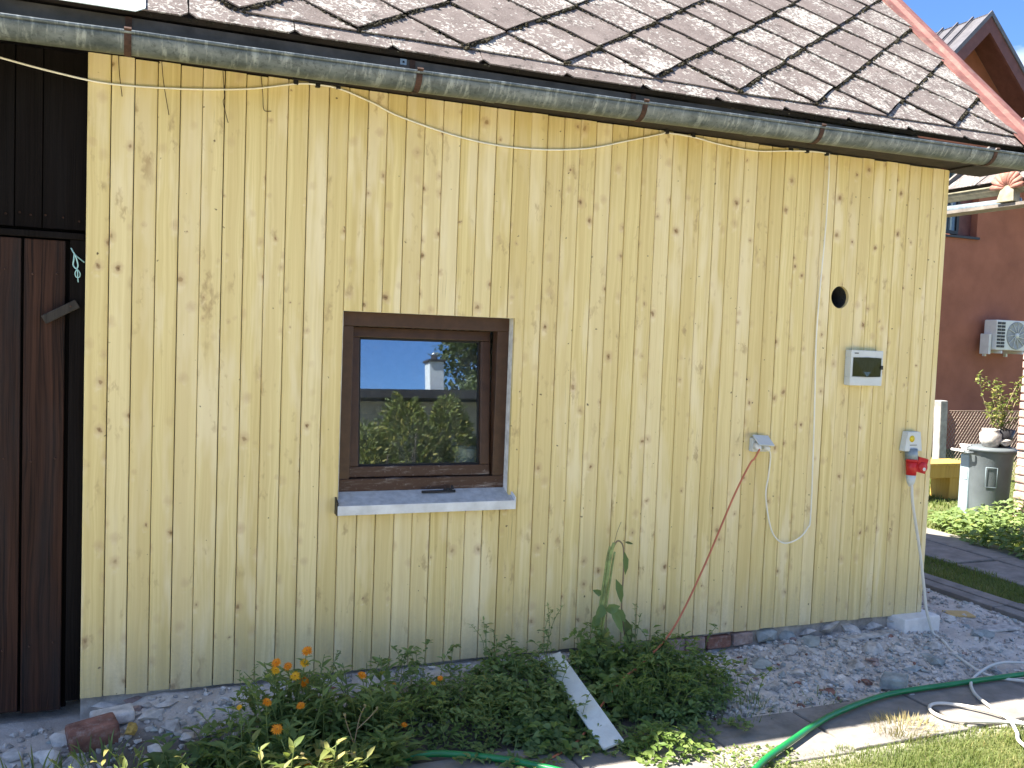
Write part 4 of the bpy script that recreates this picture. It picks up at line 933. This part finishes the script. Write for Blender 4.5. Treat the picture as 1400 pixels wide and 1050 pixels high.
def sprigs(label, area, n, hh, mat):
    x0, x1, y0, y1 = area; c = ((x0+x1)/2, (y0+y1)/2); t = thing('sprawling_weed', (c[0], c[1], gz(*c)), label, 'weed'); st = MB(); f = MB()
    for k in range(n):
        x, y = U(x0, x1), U(y0, y1); a = U(0, 6.28); l = U(.06, .16); h = U(*hh); z = gz(x, y)
        P = catmull([(x, y, z), (x+l*.4*cos(a), y+l*.4*sin(a), z+h*.8), (x+l*cos(a), y+l*sin(a), z+h*U(.7, 1.1))], 4); st.tube(P, .0014, 4)
        for i in range(2, len(P)):
            for j in (0, 1):
                b = U(0, 6.28); q_ = U(.02, .045); f.leaf(P[i], (cos(b), sin(b), U(-.1, .8)), (0, 0, 1), q_, q_*U(.35, .6), U(0, .4))
    st.build('stems', 'stem', t, kind='stuff'); f.build('leaves', mat, t, kind='stuff')
sprigs('loose sprawling sprigs over the trailing tangle left of the pale board', (1.3, 2.15, -.58, -.1), 85, (.10, .24), 'leaf_green')
sprigs('pale loose sprigs sticking out of the bushy weed', (2.28, 3.02, -.62, -.1), 85, (.12, .27), 'leaf_fresh')
sprigs('thin trailing sprigs creeping onto the slabs below the pale board', (1.5, 2.9, -.78, -.56), 60, (.02, .06), 'leaf_green')
sprigs('thin stems and leaves spilling round the marigolds', (.45, 1.35, -.72, -.3), 60, (.10, .22), 'leaf_fresh')
# wispy upright weeds in front of the boards
for x, y, h, lab in ((1.02, -.2, .26, 'wispy flowering weed behind the single orange marigold'), (1.30, -.2, .24, 'wispy upright weed left of the trailing tangle'), (1.80, -.14, .30, 'tall thin weed stem in front of the boards left of the pale board'), (2.12, -.10, .34, 'thin leafy weed stem left of the tall wilted plant'), (2.62, -.12, .34, 'thin forked weed right of the tall wilted plant'), (.70, -.3, .30, 'grey seeding stem behind the tallest marigold')):
    t = thing('wispy_weed', (x, y, gz(x, y)), lab, 'weed'); q = MB(); f = MB()
    for k in range(3):
        e = Vector((x+U(-.09, .09), y+U(-.04, .03), gz(x, y)+h*U(.75, 1.05))); P = stemline((x, y, gz(x, y)-.01), e, .03); MB().tube(P, .0013, 4).build('stem', 'stem', t)
        for i in range(2, len(P)):
            for j in range(3): f.leaf(P[i], (U(-1, 1), U(-1, 1), U(0, 1)), (0, 0, 1), U(.012, .028), U(.005, .010))
    f.build('leaves', 'leaf_green', t, kind='stuff')
# tall wilted plant
tp = thing('wilted_plant', (2.39, -.16, gz(2.39, -.16)), 'tall plant with a stripped stalk and wilted hanging leaves in front of the boards', 'plant')
P = catmull([(2.372, -.16, -.12), (2.387, -.155, .03), (2.40, -.15, .181), (2.424, -.15, .368), (2.442, -.15, .518), (2.460, -.15, .585)], 5)
MB().tube(P, [.0145-.007*i/len(P) for i in range(len(P))], 9).build('stalk', 'stalk_pale', tp)
MB().tube([q+Vector((.018, -.004, 0)) for q in P[6:22]], [.0055]*16, 7).tube([q+Vector((-.014, .004, 0)) for q in P[9:24]], [.005]*15, 6).build('split_stalk', 'stalk_pale', tp)
MB().tube(catmull([(2.452, -.15, .55), (2.478, -.15, .592), (2.508, -.15, .575), (2.52, -.15, .52), (2.522, -.15, .40), (2.52, -.15, .25), (2.545, -.15, .10), (2.553, -.15, .0), (2.55, -.15, -.12)], 5), .0045, 6).build('bent_stem', 'dry_stem', tp)
MB().tube([(2.458, -.15, .57), (2.475, -.15, .64), (2.495, -.15, .69)], .0014, 4).build('tip', 'dry_stem', tp)
for (x, z, dx, dz, l, wd, mt) in ((2.515, .54, .02, -1, .12, .035, 'leaf_dark'), (2.475, .40, .25, -1, .13, .045, 'leaf_dark'), (2.41, .27, -.5, -.5, .085, .06, 'leaf_dark'), (2.44, .27, .35, -.75, .16, .05, 'leaf_dark'), (2.385, .33, -.6, .35, .07, .035, 'leaf_dark'), (2.53, .20, .25, -1, .15, .05, 'wilted'), (2.55, .06, .0, -1, .15, .05, 'wilted'), (2.40, .06, -.1, -1, .15, .055, 'wilted'), (2.41, .16, .12, -1, .16, .05, 'wilted'), (2.395, .12, -.2, -1, .17, .06, 'wilted'), (2.50, .595, .9, -.2, .05, .014, 'wilted'), (2.42, .24, .5, .2, .08, .055, 'leaf_dark'), (2.38, .23, -.4, -.8, .09, .05, 'leaf_dark'), (2.375, .10, -.15, -1, .19, .06, 'wilted'), (2.42, .08, .1, -1, .18, .06, 'wilted'), (2.54, .12, .15, -1, .16, .055, 'wilted'), (2.535, -.0, -.1, -1, .12, .05, 'wilted'), (2.47, .25, .5, -.6, .09, .05, 'leaf_dark'), (2.36, .02, -.4, -.8, .1, .06, 'leaf_green')):
    MB().leaf((x, -.165+U(-.02, .01), z), (dx, -.25, dz), (0, -1, .3), l, wd, .12, .25).build('leaf', mt, tp)
f = MB()
for k in range(60):
    a = U(0, 6.28); f.leaf((2.46+U(-.2, .2), -.15+U(-.07, .03), U(-.05, .14)), (cos(a), -.4, sin(a)), (0, -1, .4), U(.03, .055), U(.02, .035))
f.build('side_leaves', 'leaf_green', tp)
# straw tuft
strap('straw_tuft', 'dry straw coloured grass tuft between hose and white cable loop', (3.60, -.98), 420, (.04, .10), 'straw', .004, .17)
strap('grass_tuft', 'dark little grass tuft at the back edge of the slabs', (3.45, -.58), 60, (.03, .07), 'leaf_dark', .004, .16)
strap('grass_tuft', 'short dark grass between bushy weed and slab', (3.0, -.58), 120, (.03, .08), 'leaf_dark', .004, .2)

# lawns
def lawn(name, label, area, n, L, W, wfun=None):
    q = MB(); x0, x1, y0, y1 = area
    for i in range(n):
        x, y = U(x0, x1), U(y0, y1)
        if wfun and not wfun(x, y): continue
        l = U(*L)*(.7+.6*(noise.noise(Vector((x*4, y*4, 3)))+.4)); b = (U(-.6, .6), U(-.6, .6))
        tn = min(1, max(0, U(0, 1)*.75+.35*noise.noise(Vector((x*3, y*3, 8)))+.12))
        q.blade((x, y, gz2(x, y)-.003), (0, 0, 1), l, W*U(.7, 1.3), b, tn)
    o = q.build(name, 'grass', None, kind='stuff'); o['label'] = label; return o
edge = lambda x, y: y < -1.06+.10*noise.noise(Vector((x*2.5, 0, 5)))+.05*noise.noise(Vector((x*9, 0, 5)))
lawn('lawn_grass', 'short sunlit lawn grass in front of the slabs', (1.2, 5.6, -1.9, -.95), 70000, (.014, .036), .0036, edge)
lawn('lawn_grass', 'short lawn grass of the yard behind the viewer', (-3, 7, -6, -1.9), 16000, (.04, .08), .012)
lawn('lawn_grass', 'shaded grass strip between the kerb and the side path', (6.06, 6.62, -.8, 5.), 22000, (.02, .05), .006)
lawn('lawn_grass', 'lawn around the yellow bench', (7.6, 11.5, 1.8, 7.), 15000, (.03, .06), .012, lambda x, y: True)

# ------------------------------------------------------------------ right-hand yard
# bush along the side path
t = thing('leafy_bush', (8.1, 1.6, -.19), 'low leafy green bush beside the side path in front of the bin', 'bush'); q = MB(); st = MB()
for i in range(7000):
    x, y = U(7.35, 9.2), U(.0, 3.1); e = ((x-8.25)/.9)**2+((y-1.5)/1.5)**2
    if e > 1+.35*noise.noise(Vector((x*3, y*3, 1))): continue
    hh = .46*max(.08, 1-e)**.45*(.8+.5*noise.noise(Vector((x*4, y*4, 4))))
    z = -.19+hh*U(.1, 1)**.5; l = U(.05, .09); a = U(0, 6.28)
    q.leaf((x, y, z), (cos(a), sin(a), U(-.5, .3)), (U(-.6, .3), U(-.6, .3), 1), l, l*.6, .2)
for i in range(60):
    x, y = U(7.8, 8.8), U(.6, 2.2); st.tube([(x, y, -.2), (x+U(-.15, .15), y+U(-.15, .15), U(.05, .25))], .004, 4)
q.build('foliage', 'leaf_green', t, kind='stuff'); st.build('stems', 'stem', t, kind='stuff')
# bin with things on it
bn = thing('trash_bin', (8.25, 2.56, -.19), 'grey round plastic bin standing beside the pillar with plants on its lid', 'bin')
c = (8.25, 2.56, 0)
MB().lathe([(0, -.18), (.17, -.18), (.18, -.14), (.21, .58), (.22, .60), (.22, .63)], c, 28).build('body', 'bin_grey', bn)
MB().lathe([(.213, .622), (.243, .622), (.246, .645), (.23, .66), (.13, .675), (0, .68)], c, 28).build('lid', 'bin_grey', bn)
for a in (2.75, 5.6):
    d = Vector((cos(a), sin(a), 0)); s_ = Vector((-sin(a), cos(a), 0)); p0 = Vector(c)+d*.22+Vector((0, 0, .60))
    MB().tube(catmull([p0+s_*.09, p0+s_*.08+d*.06, p0-s_*.08+d*.06, p0-s_*.09], 4), .013, 7).build('handle', 'bin_grey', bn)
a = -2.35; d = Vector((cos(a), sin(a), 0)); s_ = Vector((-sin(a), cos(a), 0))
p0 = Vector(c)+d*.203+Vector((0, 0, .27)); MB().tube([p0+s_*.05, p0+s_*.05+Vector((0, 0, .2))+d*.012, p0-s_*.05+Vector((0, 0, .2))+d*.012, p0-s_*.05, p0+s_*.05], .005, 5).build('panel_rim', 'pale_blue', bn)
bb = thing('lit_bin_side', (8.1, 2.86, -.19), 'pale blue box standing in for the sunlit left side of the grey bin', 'bin')  # added box: sunlit left side of the grey bin, light put into its colour
MB().box(8.06, 8.20, 2.64, 2.76, -.19, .57).build('body', 'pale_blue', bb, bevel=.015)
MB().obox((8.06, 2.70, .60), ((1, 0, -.12), (0, 1, 0), (.12, 0, 1)), (.12, .08, .012)).build('lid', 'ac_white', bb, bevel=.006)
MB().box(8.053, 8.059, 2.66, 2.72, .32, .42).build('sticker', 'white_plastic', bb)
t = thing('bowl', (8.03, 2.68, .622), 'small white bowl on the slanted lid left of the grey bin', 'bowl'); MB().lathe([(0, 0), (.03, 0), (.055, .05), (.05, .05), (.025, .012), (0, .012)], (8.03, 2.68, .622), 18).build('body', 'white_plastic', t)
t = thing('flower_pot', (8.16, 2.50, .678), 'pale round pot at the near edge of the bin lid', 'pot'); MB().lathe([(0, 0), (.07, 0), (.10, .06), (.10, .13), (.075, .16), (.085, .18), (.075, .18), (.06, .14), (0, .13)], (8.16, 2.50, .672), 20).build('body', 'pot_pale', t)
t = MB().rock((8.24, 2.41, .72), .075, 5, flat=.75).build('field_stone', 'stone_grey', None, origin=(8.24, 2.41, .675)); tag(t, 'rounded purple grey stone on the bin lid', 'stone')
t = thing('potted_plant', (8.34, 2.54, .678), 'straggly leafy plant in a black pot on the bin lid', 'potted plant')
MB().lathe([(0, 0), (.10, 0), (.135, .17), (.125, .17), (.10, .14), (0, .14)], (8.34, 2.54, .672), 20).build('pot', 'pot_black', t)
st = MB(); f = MB()
for k in range(16):
    a = U(0, 6.28); e = Vector((8.32+U(-.28, .24), 2.54+U(-.18, .18), .84+U(.05, .55))); P = stemline((8.34+.05*cos(a), 2.54+.05*sin(a), .80), e, .05); st.tube(P, .004, 4)
    for i in range(2, len(P)):
        for j in range(5): f.leaf(P[i]+Vector((U(-.03, .03), U(-.03, .03), U(-.03, .03))), (U(-1, 1), U(-1, 1), U(-.3, .8)), (0, 0, 1), U(.03, .06), U(.018, .032))
st.build('stems', 'dry_stem', t, kind='stuff'); f.build('foliage', 'leaf_yellowish', t, kind='stuff')
# yellow bench
t = thing('bench', (9.3, 4.1, -.19), 'yellow wooden bench behind the corner of the barn', 'bench')
MB().box(8.55, 9.62, 3.95, 4.32, .235, .268).build('seat', 'yellow_wood', t, bevel=.004)
MB().box(8.60, 9.57, 3.965, 3.99, .09, .2345).build('apron', 'yellow_wood', t, bevel=.003); MB().box(8.60, 9.57, 4.28, 4.305, .09, .2345).build('apron', 'yellow_wood', t, bevel=.003)
for xx in (9.30, 8.66): MB().box(xx, xx+.22, 3.992, 4.278, -.185, .2345).build('leg', 'yellow_wood', t, bevel=.003)
# fence
t = thing('chain_link_fence', (10.36, 5.12, -.19), 'chain link fence on a pale concrete post before the terracotta wall', 'fence')
MB().prism([(10.27, 5.06, -.2), (10.40, 5.06, -.2), (10.40, 5.18, -.2), (10.27, 5.18, -.2)], (-.04, 0, 1.14)).build('post', 'concrete', t, bevel=.012)
MB().prism([(13.57, 5.06, -.2), (13.70, 5.06, -.2), (13.70, 5.18, -.2), (13.57, 5.18, -.2)], (0, 0, 1.1)).build('post', 'concrete', t, bevel=.012)
q = MB(); H = .95
for k in range(-18, 64):
    x = 10.4+k*.055
    for s in (1, -1):
        xa, xb = (x, x+H*.75) if s > 0 else (x+H*.75, x)
        za, zb = -.15, -.15+H
        if min(xa, xb) < 10.38:   # clip at the post
            tt = (10.38-xa)/(xb-xa)
            if not 0 < tt < 1: continue
            if xa < 10.38: xa, za = 10.38, za+(zb-za)*tt
            else: xb, zb = 10.38, za+(zb-za)*tt
        if max(xa, xb) > 13.6: continue
        q.tube([(xa, 5.12, za), (xb, 5.12, zb)], .0035, 3, cap=False)
q.tube([(10.38, 5.12, .80), (13.6, 5.12, .80)], .004, 3); q.build('mesh', 'wire', t, kind='stuff')

# neighbour's terracotta house
nh = thing('neighbour_house', (15.5, 12, -.2), 'terracotta house with a dark metal gable roof', 'house')
WX0, WX1, WY = 9.0, 20.5, 8.3
nwall = MB().box(WX0, 13.52, WY, WY+.3, -.25, 5.5).box(14.33, WX1, WY, WY+.3, -.25, 5.5).box(13.52, 14.33, WY, WY+.3, -.25, 3.70).box(13.52, 14.33, WY, WY+.3, 5.0, 5.5)
nwall.box(WX0, WX0+.3, WY+.3, 17, -.25, 5.5).box(WX1-.3, WX1, WY+.3, 17, -.25, 5.5)
GX, GZ = 13.45, 7.36; HWD = 3.1
nwall.prism([(GX-HWD+.3, WY-.18, 5.0), (GX+HWD-.3, WY-.18, 5.0), (GX, WY-.18, GZ-.14)], (0, .25, 0))
nwall.build('wall', 'render_terracotta', nh)
# gable roof, ridge running away from the viewer, with a deep overhang
def slab(a, b, c, d, th, mbx): 
    n = (Vector(b)-Vector(a)).cross(Vector(d)-Vector(a)).normalized()
    return mbx.prism([a, b, c, d], n*-th)
FYG = 7.55
rf = MB()
slab((GX, FYG, GZ), (GX, 17.5, GZ), (GX-HWD, 17.5, GZ-HWD), (GX-HWD, FYG, GZ-HWD), .06, rf)
slab((GX, 17.5, GZ), (GX, FYG, GZ), (GX+HWD, FYG, GZ-HWD), (GX+HWD, 17.5, GZ-HWD), .06, rf)
rf = rf.build('roof', 'roof_metal_dark', nh)
for k in range(9):
    y = FYG+.3+k*.32
    q = MB(); slab((GX-.02, y, GZ+.005), (GX-.02, y+.03, GZ+.005), (GX-HWD, y+.03, GZ-HWD+.025), (GX-HWD, y, GZ-HWD+.025), -.03, q); q.build('standing_seam', 'roof_metal_dark', rf)
for s in (-1, 1):
    q = MB().prism([(GX, FYG-.03, GZ-.065), (GX+s*HWD, FYG-.03, GZ-HWD-.065), (GX+s*HWD, FYG-.03, GZ-HWD-.33), (GX, FYG-.03, GZ-.33)], (0, .05, 0)); q.build('barge_board', 'house_maroon', rf)
    q = MB().prism([(GX, FYG-.05, GZ+.03), (GX+s*HWD, FYG-.05, GZ-HWD+.03), (GX+s*HWD, FYG-.05, GZ-HWD-.062), (GX, FYG-.05, GZ-.062)], (0, .03, 0)); q.build('verge_cap', 'roof_metal_dark', rf)
    q = MB(); slab((GX, FYG+.021, GZ-.09), (GX, WY-.19, GZ-.09), (GX+s*HWD, WY-.19, GZ-HWD-.09), (GX+s*HWD, FYG+.021, GZ-HWD-.09), .02*s, q); q.build('soffit', 'house_maroon', rf)
# main roof behind
q = MB().prism([(WX0-.4, WY-.1, 5.45), (WX1+.4, WY-.1, 5.45), (WX1+.4, WY+4.5, 7.2), (WX0-.4, WY+4.5, 7.2)], (0, .03, .06)); q.build('roof', 'roof_metal_dark', nh)
wn_ = MB().box(13.55, 13.98, WY+.10, WY+.16, 3.74, 3.80).box(13.55, 13.61, WY+.10, WY+.16, 3.80, 5.0).box(13.93, 13.99, WY+.10, WY+.16, 3.80, 5.0).build('window', 'frame_dark', nh)
MB().box(13.612, 13.928, WY+.125, WY+.14, 3.802, 5.0).build('pane', 'glass_dark', wn_); MB().box(13.76, 13.80, WY+.09, WY+.124, 3.802, 5.0).build('mullion', 'pale_blue', wn_)
MB().box(13.992, 14.328, WY+.14, WY+.29, 3.705, 5.0).build('window_reveal', 'house_maroon', nh); MB().box(13.50, 14.36, WY-.05, WY+.1, 3.66, 3.699).build('sill', 'frame_dark', nh)
ac = thing('air_conditioner', (14.95, 8.0, 1.6), 'white air conditioner unit on the terracotta wall', 'air conditioner')
MB().box(14.55, 15.35, 7.92, 8.20, 1.66, 2.21).build('casing', 'ac_white', ac, bevel=.02)
MB().lathe([(0, .012), (.05, .014), (.05, .006), (.235, .008), (.245, .016), (.255, .0)], (15.05, 7.92, 1.935), 28, 'y').build('fan_grille', 'ac_grille', ac)
MB().lathe([(0, .02), (.05, .02), (.05, .010)], (15.05, 7.92, 1.935), 16, 'y').build('fan_hub', 'ac_white', ac)
for k in range(11):
    a = 2*pi*k/11; MB().tube([(15.05+.05*cos(a), 7.905, 1.935+.05*sin(a)), (15.05+.24*cos(a+.35), 7.905, 1.935+.24*sin(a+.35))], .006, 4).build('grille_rib', 'ac_white', ac)
for i in range(2):
    for j in range(8): MB().box(14.565+i*.10, 14.645+i*.10, 7.908, 7.921, 1.71+j*.06, 1.752+j*.06).build('vent_slot', 'frame_dark', ac)
for xx in (14.66, 15.2): MB().box(xx, xx+.04, 7.9, 8.3, 1.60, 1.652).box(xx, xx+.04, 8.24, 8.298, 1.54, 1.60).build('bracket', 'ac_white', ac)
MB().box(14.47, 14.53, 8.0, 8.2, 1.58, 1.95).build('pipe_cover', 'ac_white', ac, bevel=.01)

# porch with tiled roof at the right edge
po = thing('porch', (8.6, 1.6, -.2), 'tiled porch with a cream gutter and a brick pillar beside the bin', 'porch')
GXp, GZp = 7.85, 3.2
def prp(u, y, h=0): # up the slope, along
    return Vector((GXp+.02+u*.80-h*.6, y, GZp+.06+u*.60+h*.80))
dk = MB().prism([prp(0, -3), prp(0, 3.02), prp(2.6, 3.02), prp(2.6, -3)], (.018, 0, -.024)).build('roof', 'soffit', po)
for r_ in range(5):
    y = 2.98-(.2 if r_ % 2 else 0)
    while y > .4:
        me = MB().prism([prp(r_*.27-.03, y-.0, .022), prp(r_*.27-.03, y-.38, .022), prp(r_*.27+.30, y-.38, .006), prp(r_*.27+.30, y, .006)], (-.004, 0, .006)).build('tile', 'tile', dk, origin=tuple(prp(r_*.27, y))); y -= .40
MB().prism([prp(-.03, 3.025, .05), prp(2.6, 3.025, .05), prp(2.6, 3.025, -.14), prp(-.03, 3.025, -.14)], (0, .03, 0)).build('barge_board', 'timber_pale', dk)
MB().prism([(GXp-.10, 3.3, GZp-.2), (GXp+.10, 3.3, GZp-.2), (GXp+.10, -3, GZp-.2), (GXp-.10, -3, GZp-.2)], (0, 0, .03)).build('wall_plate', 'timber_pale', po)
q = MB(); k = 12; vs = []
for yy in (3.6, -3.):
    vs += [(GXp-.07*cos(pi*i/k)-.0, yy, GZp-.07*sin(pi*i/k)) for i in range(k+1)]+[(GXp+.066*cos(pi*i/k), yy, GZp-.066*sin(pi*i/k)) for i in range(k+1)]
m_ = 2*(k+1); q.add(vs, [(i, (i+1) % m_, (i+1) % m_+m_, i+m_) for i in range(m_)]+[tuple(range(m_)), tuple(range(2*m_-1, m_-1, -1))], True)
q.tube([(GXp-.075, 3.6, GZp+.004), (GXp-.075, -3, GZp+.004)], .009, 6)
gt = q.build('gutter', 'gutter_cream', po)
MB().tube([(GXp-.02, 3.6, GZp-.14), (GXp-.02, 2.2, GZp-.155), (GXp+.02, 2.1, GZp-.155)], .042, 12).build('downpipe', 'galvanised', po)
# shell ornament on the rain-water head
sh = MB(); cc = Vector((GXp-.08, 2.16, GZp-.03))
for i in range(9):
    a = (i-4)*.36; d = Vector((0, -sin(a), cos(a))); sh.tube([cc, cc+d*.09+Vector((-.03, 0, 0)), cc+d*.17+Vector((-.02, 0, 0))], [.008, .022, .026], 7)
sh.build('shell_ornament', 'shell_pink', gt)
MB().prism([(GXp-.13, 2.25, GZp-.16), (GXp-.13, 2.06, GZp-.16), (GXp-.10, 2.09, GZp+.0), (GXp-.10, 2.22, GZp+.0)], (.09, 0, 0)).build('rainwater_head', 'gutter_cream', gt, bevel=.006)
for yy in (2.95, 1.5): MB().prism([(GXp-.0765*cos(pi*i/10), yy, GZp-.0765*sin(pi*i/10)) for i in range(11)]+[(GXp+.074*cos(pi*i/10), yy, GZp-.074*sin(pi*i/10)) for i in range(11)], (0, .03, 0)).build('strap', 'rust', gt)
pl = MB().box(8.20, 8.52, 1.88, 2.20, -.25, 3.0).build('pillar', 'mortar', po)
z = -.2
while z < 2.95:
    dx = U(-.012, .008)
    MB().box(8.185+dx, 8.535+dx, 1.865+dx, 2.215, z, z+.066).build('brick', 'plaster_brick', pl, bevel=.01, origin=(8.2, 2, z)); z += .08

# ------------------------------------------------------------------ across the yard (seen in the window pane)
sh = thing('garden_shed', (6, -19, -.2), 'long low shed with a dark flat roof and a white chimney across the yard', 'shed')
MB().box(-6, 15, -22, -16.1, -.25, 2.78).build('wall', 'shed_wall', sh)
r_ = MB().prism([(-6.4, -15.8, 2.84), (15.4, -15.8, 2.84), (15.4, -22.4, 2.60), (-6.4, -22.4, 2.60)], (0, 0, .2)).build('roof', 'shed_roof', sh)
ch = MB().box(6.62, 6.98, -16.9, -16.5, 2.9, 3.80).build('chimney', 'chimney_white', sh, bevel=.01)
MB().box(6.58, 7.02, -16.94, -16.46, 3.80, 3.85).build('chimney_cap', 'shed_roof', ch); MB().lathe([(.0, .0), (.08, .0), (.08, .12), (.11, .14), (0, .2)], (6.80, -16.7, 3.85), 16).build('cowl', 'steel', ch)
for xx in (4.0, 8.6): MB().box(xx, xx+1.0, -16.1+.001, -16.06, 1.0, 1.9).build('window', 'frame_dark', sh)
def hedge_shrub(loc, h, r, label, n=6500):
    t = thing('garden_shrub', loc, label, 'shrub'); q = MB(); st = MB()
    for k in range(9):
        a = U(0, 6.28); st.tube(catmull([loc, (loc[0]+.4*r*cos(a), loc[1]+.4*r*sin(a), loc[2]+h*.4), (loc[0]+.75*r*cos(a), loc[1]+.75*r*sin(a), loc[2]+h*U(.6, .85))], 3), [.03, .026, .022, .018, .014, .010, .006], 5)
    for i in range(n):
        u = U(0, 1); a = U(0, 6.28); rr = r*math.sqrt(max(.02, 1-(max(0, u-.42)/.60)**2))*(.85+.5*noise.noise(Vector((cos(a)*1.6+loc[0], sin(a)*1.6, u*4))))*U(.55, 1.05)
        p = Vector((loc[0]+rr*cos(a), loc[1]+rr*sin(a), loc[2]+.05+u*h*(1+.12*noise.noise(Vector((a*1.5, loc[0], 3))))))
        q.leaf(p, (cos(a)*.8+U(-.5, .5), sin(a)*.8+U(-.5, .5), U(.1, 1.2)), (cos(a), sin(a), .6), U(.05, .11), U(.02, .04), .2)
    q.build('crown', 'conifer', t, kind='stuff'); st.build('branches', 'bark', t, kind='stuff')
hedge_shrub((3.70, -8.0, -.2), 2.15, .58, 'rounded golden shrub across the yard')
hedge_shrub((4.36, -8.3, -.2), 2.2, .50, 'narrower golden shrub beside the rounded one')
hedge_shrub((3.0, -7.8, -.2), 1.75, .6, 'low bushy shrub at the end of the shrub row', 5000)
hedge_shrub((5.05, -8.2, -.2), 1.75, .55, 'low shrub next to the narrow golden one', 5000)
hedge_shrub((2.2, -8.3, -.2), 1.6, .6, 'broad shrub at the far end of the row', 4500)
t = thing('broadleaf_tree', (12.2, -25, -.2), 'tall dark broadleaf tree behind the shed', 'tree')
P = [(12.2, -25, -.3), (12.25, -25, 1.5), (12.15, -25.1, 3.2), (12.3, -25, 5)]
q = MB().tube(catmull(P, 4), [.3-.02*i for i in range(13)], 9)
for k in range(9):
    a = k*.7; q.tube(catmull([(12.2, -25, 2.4+.2*k), (12.2+.8*cos(a), -25+.8*sin(a), 3.3+.25*k), (12.2+1.7*cos(a), -25+1.7*sin(a), 3.9+.3*k)], 3), [.10, .09, .08, .06, .05, .04, .03], 6)
q.build('trunk', 'bark', t); q = MB()
clumps = [(11.9+U(-1.9, 1.9), -25+U(-1.6, 1.6), U(3.0, 7.0), U(.6, 1.05)) for k in range(80)]
for x, y, z, r_ in clumps:
    for i in range(330):
        d = Vector((random.gauss(0, 1), random.gauss(0, 1), random.gauss(0, 1))).normalized()*r_*U(.4, 1.05)
        q.leaf(Vector((x, y, z))+d, (U(-1, 1), U(-1, 1), U(-1, .4)), d, U(.12, .2), U(.08, .13))
q.build('crown', 'leaf_tree', t, kind='stuff')
